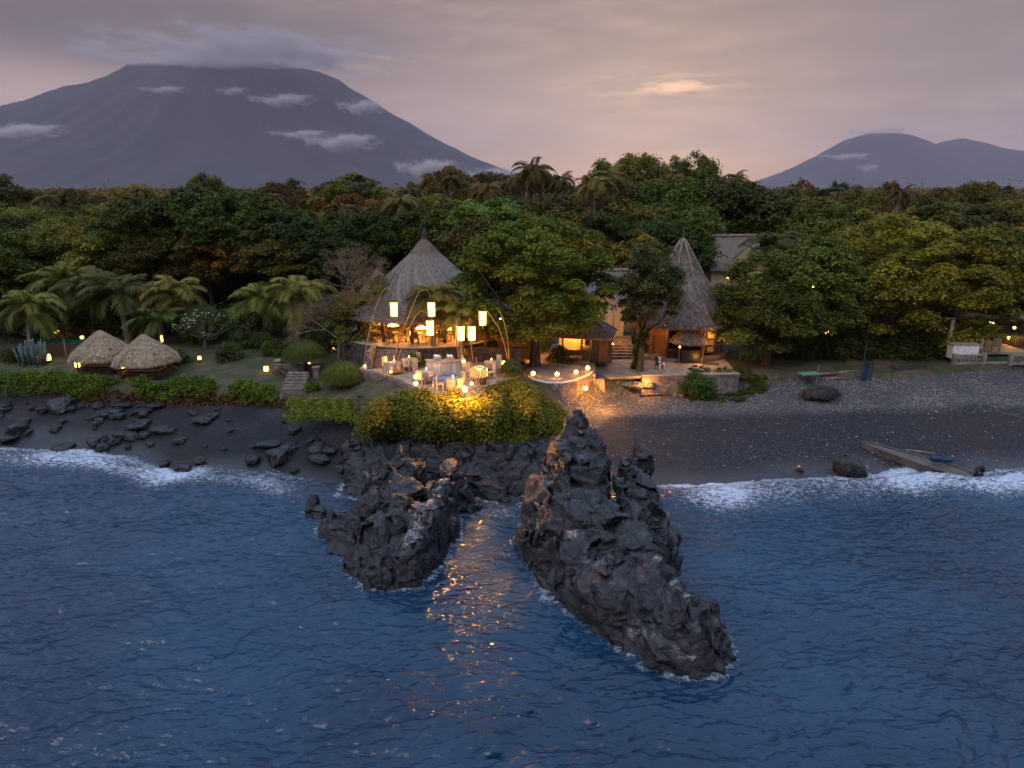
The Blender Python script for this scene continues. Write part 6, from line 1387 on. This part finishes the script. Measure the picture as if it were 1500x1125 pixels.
# ---- thatched roofs further back
def gable_thatch(px, Y, w, pyr, pye, dep, label, rz=0, m='thatch', rl=None):
    q = Q(px, pyr, Y); e = Q(px, pye, Y); g = Tz(q.x, Y); root = empty('thatched_house', (q.x, Y, g), label, 'house', rz=rz); zr, ze = q.z-g, e.z-g
    rl = w if rl is None else rl; x, r = w/2, rl/2; V = []; UV = []; NX, NZ = 40, 10
    for sd in (-1, 1):
        for j in range(NZ+1):
            t = j/NZ
            for i in range(NX+1):
                s = i/NX*2-1; xx = s*(r+(x-r)*t); nz = (vn(np.array([[xx*2, t*9+sd, 3]]), 3)[0]-.5)*.15; V.append((xx, sd*dep*t, zr+(ze-zr)*t+nz)); UV.append((i/NX*3, t*2))
    F1 = grid_faces(NZ+1, NX+1); F = np.concatenate([F1, F1+(NZ+1)*(NX+1)]); o = np_mesh('roof', np.array(V), F, M[m], root, True, uv=np.array(UV))
    mb = MB(); mb.add([(-x, -dep*.97, ze-.02), (-x, dep*.97, ze-.02), (-r, 0, zr-.1), (x, -dep*.97, ze-.02), (x, dep*.97, ze-.02), (r, 0, zr-.1)], [(0, 1, 2), (3, 5, 4), (0, 3, 4, 1)]); mb.build('gable', M[m] if rl < w else M['bamboo'], root)
    mb = MB(); mb.tube([(-r, 0, zr+.05), (r, 0, zr+.05)], .18, 8); mb.build('ridge', M['strandold'], root); mb = MB(); mb.box((0, 0, ze/2-.2), (w*.86, dep*1.6, ze+.35)); mb.build('wall', M['yellow'] if m == 'thatch' else M['white'], root); return root
gable_thatch(1068, 74, 6.2, 346, 392, 3.2, 'wide grey thatched roof standing high behind the steep cone', R(6))
r2 = gable_thatch(1095, 72.5, 3.2, 358, 392, 2.6, 'narrow gabled thatched roof in front of the wide grey one', R(78))
gable_thatch(908, 66, 4.2, 396, 432, 2.4, 'thatched roof between the yellow house and the grey-green tree', R(-8))
root = empty('white_building', (Q(1082, 340, 88).x, 88, Tz(10, 88)), 'pale white building glimpsed above the wide grey thatched roof', 'building'); zt = Q(1082, 333, 88).z-root.location.z; mb = MB(); mb.box((0, 0, zt/2), (6.2, 3, zt)); mb.build('wall', M['white'], root)
for k in range(4): mb = MB(); mb.box((-2.3+1.5*k, -1.53, zt-.75), (.7, .06, .9)); mb.build('window', M['black'], root)
q = Q(553, 392, 68); root = empty('pale_cone_roof', (q.x, 68, Tz(q.x, 68)), 'small pale straw cone roof half hidden by the grey leafless tree', 'hut'); z0 = root.location.z; thatch(root, [(.08, q.z-z0), (1.1, q.z-z0-1.4), (1.9, q.z-z0-2.3)], M['straw'], M['strand'], 1500, 6, seed=22); mb = MB(); mb.lathe([(1.4, -.2), (1.4, q.z-z0-2.1)], 12); mb.build('wall', M['bamboo'], root)
# ---- garden steps and walls at left of headland
root = empty('garden_steps', P(430, 571, 2.9), 'grey stone garden steps right of the low grassy bank', 'steps'); mb = MB()
for k in range(8): mb.box((0, -.55+.27*k, -.45+.16*k), (1.5, .28, .5))
mb.build('treads', M['stone'], root)
for px, py, lab in ((409, 541, 'square brick pillar left of the garden steps'), (464, 551, 'square brick pillar right of the garden steps')):
    q = P(px, py, 3.3); root = empty('gate_pillar', (q.x, q.y, 2.9), lab, 'pillar'); mb = MB(); mb.box((0, 0, .5), (.4, .4, 1.1)); mb.build('shaft', M['stone'], root); mb = MB(); mb.box((0, 0, 1.09), (.5, .5, .08)); mb.build('cap', M['palepaving'], root)
q = P(425, 553, 3.1); root = empty('garden_wall', q, 'low earthen wall behind the garden steps', 'wall'); mb = MB(); mb.box((.6, 1.2, .3), (4.2, .3, .8)); mb.build('body', M['stone'], root)

# ---- right-hand beach house with white columns
root = empty('column_house', (Q(1418, 500, 58).x, 58, 3.35), 'open veranda with white columns under the yellow-green tree at the right', 'veranda')
for px, Y in ((1391, 56.2), (1417, 60.5), (1437, 56.5)): x = Q(px, 500, Y).x-root.location.x; mb = MB(); mb.lathe([(.24, 0), (.24, .12), (.17, .16), (.15, 2.6), (.22, 2.75)], 14, (x, Y-58, 0)); mb.build('column', M['white'], root, True)
mb = MB(); mb.box((.3, .3, 3.0), (5.4, 6.4, .3)); mb.build('roof', M['concrete'], root); mb = MB(); mb.box((.3, .3, .0), (6.0, 6.6, .2)); mb.build('floor', M['palepaving'], root)
mb = MB(); mb.box((0, 3.2, 1.3), (5.0, .15, 2.6)); mb.build('back_wall', M['darkwood'], root)
q = P(1408, 524, 3.45); root = empty('white_counter', q, 'big white box-like counter between the white columns', 'counter'); mb = MB(); mb.box((0, 0, .55), (2.0, .8, 1.1), 0, 1.03); mb.build('body', M['white'], root); mb = MB(); mb.box((0, 0, 1.14), (2.2, .95, .06)); mb.build('top', M['palepaving'], root)
root = chair_proto('wooden_chair', 'orange-lit wooden chair right of the white columns', M['bamboo'], None); q = P(1457, 517, 3.45); root.location = q; root.scale = (1.4, 1.4, 1.3); root.rotation_euler = (0, 0, R(150))
q = Q(1449, 473, 57); root = empty('ceiling_lamp', q, 'flat pale disc lamp above the wooden chair', 'lamp'); mb = MB(); mb.lathe([(.1, .12), (.38, .04), (.4, 0)], 16); mb.build('shade', emat('disc_glow', (1, .75, .45), 1.6), root, True); cylm('pole', M['darkwood'], root, (0, .05, -2.3), (0, .05, .05), .03, 6)
for px, py, Y, e_, lab in ((1486, 480, 60, 'spot2', 'bright orange garden lamp at the right picture edge, upper of two'), (1478, 495, 58.5, 'bulb', 'orange garden lamp at the right picture edge, lower of two'), (1211, 487, 57.0, 'flame', 'orange lamp glowing inside the huge yellow-green tree'), (1191, 420, 52, 'bulb', 'tiny lamp speck among the leaves above the orange glow'), (1066, 407, 62, 'bulb', 'tiny lamp speck below the wide grey thatched roof'), (1066, 425, 63, 'bulb', 'second tiny lamp speck below the wide grey thatched roof')):
    r = .2 if px == 1211 else (.11 if Y in (60, 58.5) else .06); mm = M['flame'] if e_ == 'spot2' else M[e_]
    q = Q(px, py, Y); root = empty('garden_lamp', q, lab, 'lamp'); mb = MB(); mb.ball((0, 0, 0), r, 8); mb.build('globe', mm, root, True); cylm('stake', M['black'], root, (0, .02, -min(2.2, q.z-Tz(q.x, q.y))), (0, .02, -r), .02, 5)
    if r > .1: lamp('garden_light', q+Vector((0, -.45, .15)), 45 if px != 1211 else 60)
root = empty('lounge_pool', (Q(1490, 505, 60).x+1, 60, 3.3), 'curved green-grey pool edge at the right picture edge', 'pool'); mb = MB(); mb.lathe([(3.2, -.2), (3.2, .45), (3.0, .47)], 30, sy=.6); mb.build('wall', M['darkstone'], root); mb = MB(); mb.lathe([(2.95, .46), (2.95, .475)], 30, sy=.58); mb.build('water_surface', mat('still_water', (.12, .19, .17), (.1, .16, .15), 3, .1), root)
def balustrade(p0, p1, n, label):
    d = (p1-p0); L = d.length; root = empty('balustrade', (p0+p1)/2, label, 'balustrade', 'white balustrades', math.atan2(d.y, d.x)); mb = MB(); mb.box((0, 0, .72), (L, .2, .1)); mb.build('rail', M['concrete'], root); mb = MB(); mb.box((0, 0, .1), (L, .24, .22)); mb.build('base', M['concrete'], root)
    for k in range(n): x = -L/2+L*(k+.5)/n; mb = MB(); mb.lathe([(.05, .2), (.07, .35), (.045, .5), (.06, .67)], 8, (x, 0, 0)); mb.build('baluster', M['concrete'], root, True)
    for s in (-1, 1): mb = MB(); mb.box((s*L/2, 0, .4), (.22, .28, .95)); mb.build('end_post', M['concrete'], root)
    return root
balustrade(P(1396, 534, 3.1), P(1440, 533, 3.1), 11, 'concrete balustrade with white balusters in front of the white columns'); balustrade(P(1479, 534, 3.1), P(1545, 533, 3.1), 14, 'concrete balustrade with white balusters cut by the right picture edge')
root = empty('beach_wall', P(1460, 545, 2.4), 'rough dark sea wall under the balustrades', 'wall'); mb = MB(); mb.box((1.6, .4, .1), (9.5, .5, 1.2)); mb.build('body', M['concrete'], root)
root = empty('beach_stairs', P(1345, 558, 2.3), 'broad mossy stairs from the beach into the trees', 'stairs'); mb = MB()
for k in range(6): mb.box((0, .3*k, .02+.14*k), (3.0-.1*k, .32, .3))
mb.build('treads', M['darkstone'], root)
# ladder, driftwood, net pile, green table, pole
root = empty('ladder', P(1316, 556, 2.4), 'dark wooden ladder leaning left of the mossy stairs', 'ladder')
for x in (0, .5): cylm('rail', M['darkwood'], root, (x+.6, -.6, -.2), (x-.7, .9, 1.1), .05, 6)
for k in range(5): t = .15+k*.17; cylm('rung', M['darkwood'], root, (.6-1.3*t, -.6+1.5*t, -.2+1.3*t), (1.1-1.3*t, -.6+1.5*t, -.2+1.3*t), .03, 6)
rc = random.Random(8)
for i in range(8):
    p = P(rc.uniform(1212, 1258), rc.uniform(549, 558), 2.45); a = rc.uniform(-.25, .35); L = rc.uniform(1.2, 2.6); mb = MB(); mb.tube([(-L/2*math.cos(a), -L/2*math.sin(a), 0), (0, 0, .04), (L/2*math.cos(a), L/2*math.sin(a), .06)], [rc.uniform(.08, .13), .09, .05], 7); tag(mb.build('driftwood', M['driftwood'], None, True, p+Vector((0, 0, .1+.06*i))), 'pale driftwood plank in the pile between the green stand and the blue pole', 'driftwood', 'driftwood pile at the beach top')
for px, py, L, lab in ((1295, 559, 3.4, 'long thin driftwood branch lying left of the ladder'), (1135, 566, 2.2, 'brown plank lying at the beach top below the dark leafy tree')):
    p = P(px, py, 2.25); mb = MB(); mb.tube([(-L/2, 0, 0), (0, .05, .03), (L/2, 0, .02)], [.07, .08, .04], 7); tag(mb.build('driftwood', M['driftwood'], None, True, p+Vector((0, 0, .08))), lab, 'driftwood')
p = P(1260, 562, 2.3); root = empty('blue_pole', p, 'thin blue pole with a hanging blue net at the beach top', 'pole'); mt = mat('blue_metal', (.03, .07, .11), (.02, .05, .08), 4, .5); cylm('shaft', mt, root, (0, 0, -.2), (.05, 0, 3.1), .03, 6); mb = MB(); rn = random.Random(2)
for k in range(26): x = rn.uniform(.05, .8); mb.tube([(x, rn.uniform(-.1, .1), 1.9-x*.5), (x+rn.uniform(-.1, .1), 0, 1.0), (x*.8, 0, .1)], .02, 4)
mb.build('net', M['blue'], root)
p = P(1184, 566, 2.2); root = empty('green_stand', p, 'small green-topped stand with a green bundle below', 'stand'); mb = MB(); mb.box((0, 0, 1.0), (1.5, .8, .06), .2); mb.build('top', mat('pale_green', (.15, .3, .22), (.1, .22, .16), 3, .5), root); cylm('leg', M['green'], root, (0, 0, -.1), (0, 0, 1.0), .04, 6); mb = MB(); mb.lathe([(.1, 0), (.42, .08), (.38, .25), (.1, .3)], 12, (.1, 0, 0), jit=.03); mb.build('bundle', M['green'], root)
cylm('crossbar', M['driftwood'], root, (.7, .1, .9), (1.7, .1, 1.05), .03, 5)
tag(cylm('wooden_stake', M['driftwood'], None, (0, 0, 0), (.05, .05, 1.7), .045, 6), 'weathered stake standing right of the green-topped stand', 'stake').location = P(1195, 567, 2.2)
q = G(1200, 585); me = rock_mesh('net_heap', [(0, 0, .15, 1.1, .7, .65), (-.8, 0, .05, .6, .5, .5), (.8, .05, .1, .75, .6, .6)], .07, .35, 93, None, 2.2); rock_obj('net_heap', me, (q.x, q.y, q.z+.2), label='dark heap of old netting and brushwood lying on the gravel', cat='heap')
rr5 = np.random.default_rng(3); d = rdir(900, rr5); d[:, 2] = abs(d[:, 2]); C = d*np.array([1.5, .75, .8]); U = rdir(900, rr5); W = np.cross(U, d); V, F, t = leaves(C, U, W, np.full(900, .35), np.full(900, .03), rr5.random(900)); np_mesh('twigs', V, F, M['bark'], bpy.data.objects['net_heap'])
# ---- old wooden hull lying in the surf
A, B = P(1262, 648, .75), P(1425, 698, .25); d = B-A; L = d.length; root = empty('old_hull', A, 'long tapering weathered wooden hull lying across the surf at the right', 'boat', rz=math.atan2(d.y, d.x)); tl = (B.z-A.z)/L
secs = [(0, .10), (.06, .22), (.2, .42), (.4, .60), (.6, .72), (.8, .75), (.92, .62), (1.0, .42)]; vs = []; mb = MB()
for t, w in secs: z = tl*t*L; dpt = .42; vs += [(t*L, -w, z), (t*L, w, z), (t*L, w*.8, z-dpt), (t*L, -w*.8, z-dpt)]
n = len(secs); mb.add(vs, [(4*i+k, 4*i+4+k, 4*i+4+(k+1) % 4, 4*i+(k+1) % 4) for i in range(n-1) for k in range(4)]+[(0, 1, 2, 3), (4*n-1, 4*n-2, 4*n-3, 4*n-4)])
hm = mat('weathered_plank', (.125, .115, .105), (.075, .068, .06), 2, .85, .5, 10, (.4, 3, 1), c3=(.06, .055, .035), s3=2); mb.build('deck', hm, root)
mb = MB()
for s in (-1, 1): mb.tube([(t*L, s*w, tl*t*L+.05) for t, w in secs], .05, 6)
mb.build('gunwale', hm, root)
q = P(1431, 697, .25); mb = MB(); rt = random.Random(4)
mb2 = [(.34*math.cos(a), 0, .34*math.sin(a)) for a in [k*math.pi/8 for k in range(17)]]; mb.tube(mb2, .13, 10, False); ty = mb.build('tyre', M['black'], root, True, q+Vector((.1, 0, .2)), R(30)); ty.matrix_parent_inverse = Matrix.Rotation(-root.rotation_euler.z, 4, 'Z')@Matrix.Translation(-Vector(A))
q = P(1372, 672, .85); me = rock_mesh('blue_tarpaulin', [(0, 0, 0, .55, .3, .22), (.5, -.1, 0, .5, .3, .2)], .05, .35, 95, None, 2.5); o = rock_obj('blue_tarpaulin', me, q, label='crumpled blue tarpaulin bundled against the back of the old hull', cat='tarpaulin'); me.materials.clear(); me.materials.append(M['blue'])
q = P(1348, 662, .85); mb = MB(); mb.tube([(-.7, .35, 0), (0, .02, .03), (.7, -.35, 0)], .045, 6); tag(mb.build('pale_pole', M['concrete'], None, True, q), 'pale plastic pipe lying along the back of the old hull', 'pipe')
a, b = P(1446, 600, 1.4), P(1520, 618, 1.1); mb = MB(); mb.tube([a, (a+b)/2+Vector((0, 0, .05)), b], .02, 5); tag(mb.build('mooring_rope', M['driftwood'], None, False), 'thin mooring rope lying on the dark sand at the right edge', 'rope')
q = P(1170, 686, .5); mb = MB(); mb.ball((0, 0, .1), .10, 8); tag(mb.build('float', mat('orange_float', (.6, .25, .04), (.5, .2, .04), 3, .5), None, True, q), 'small orange float beside the wet stone at the waterline', 'float')
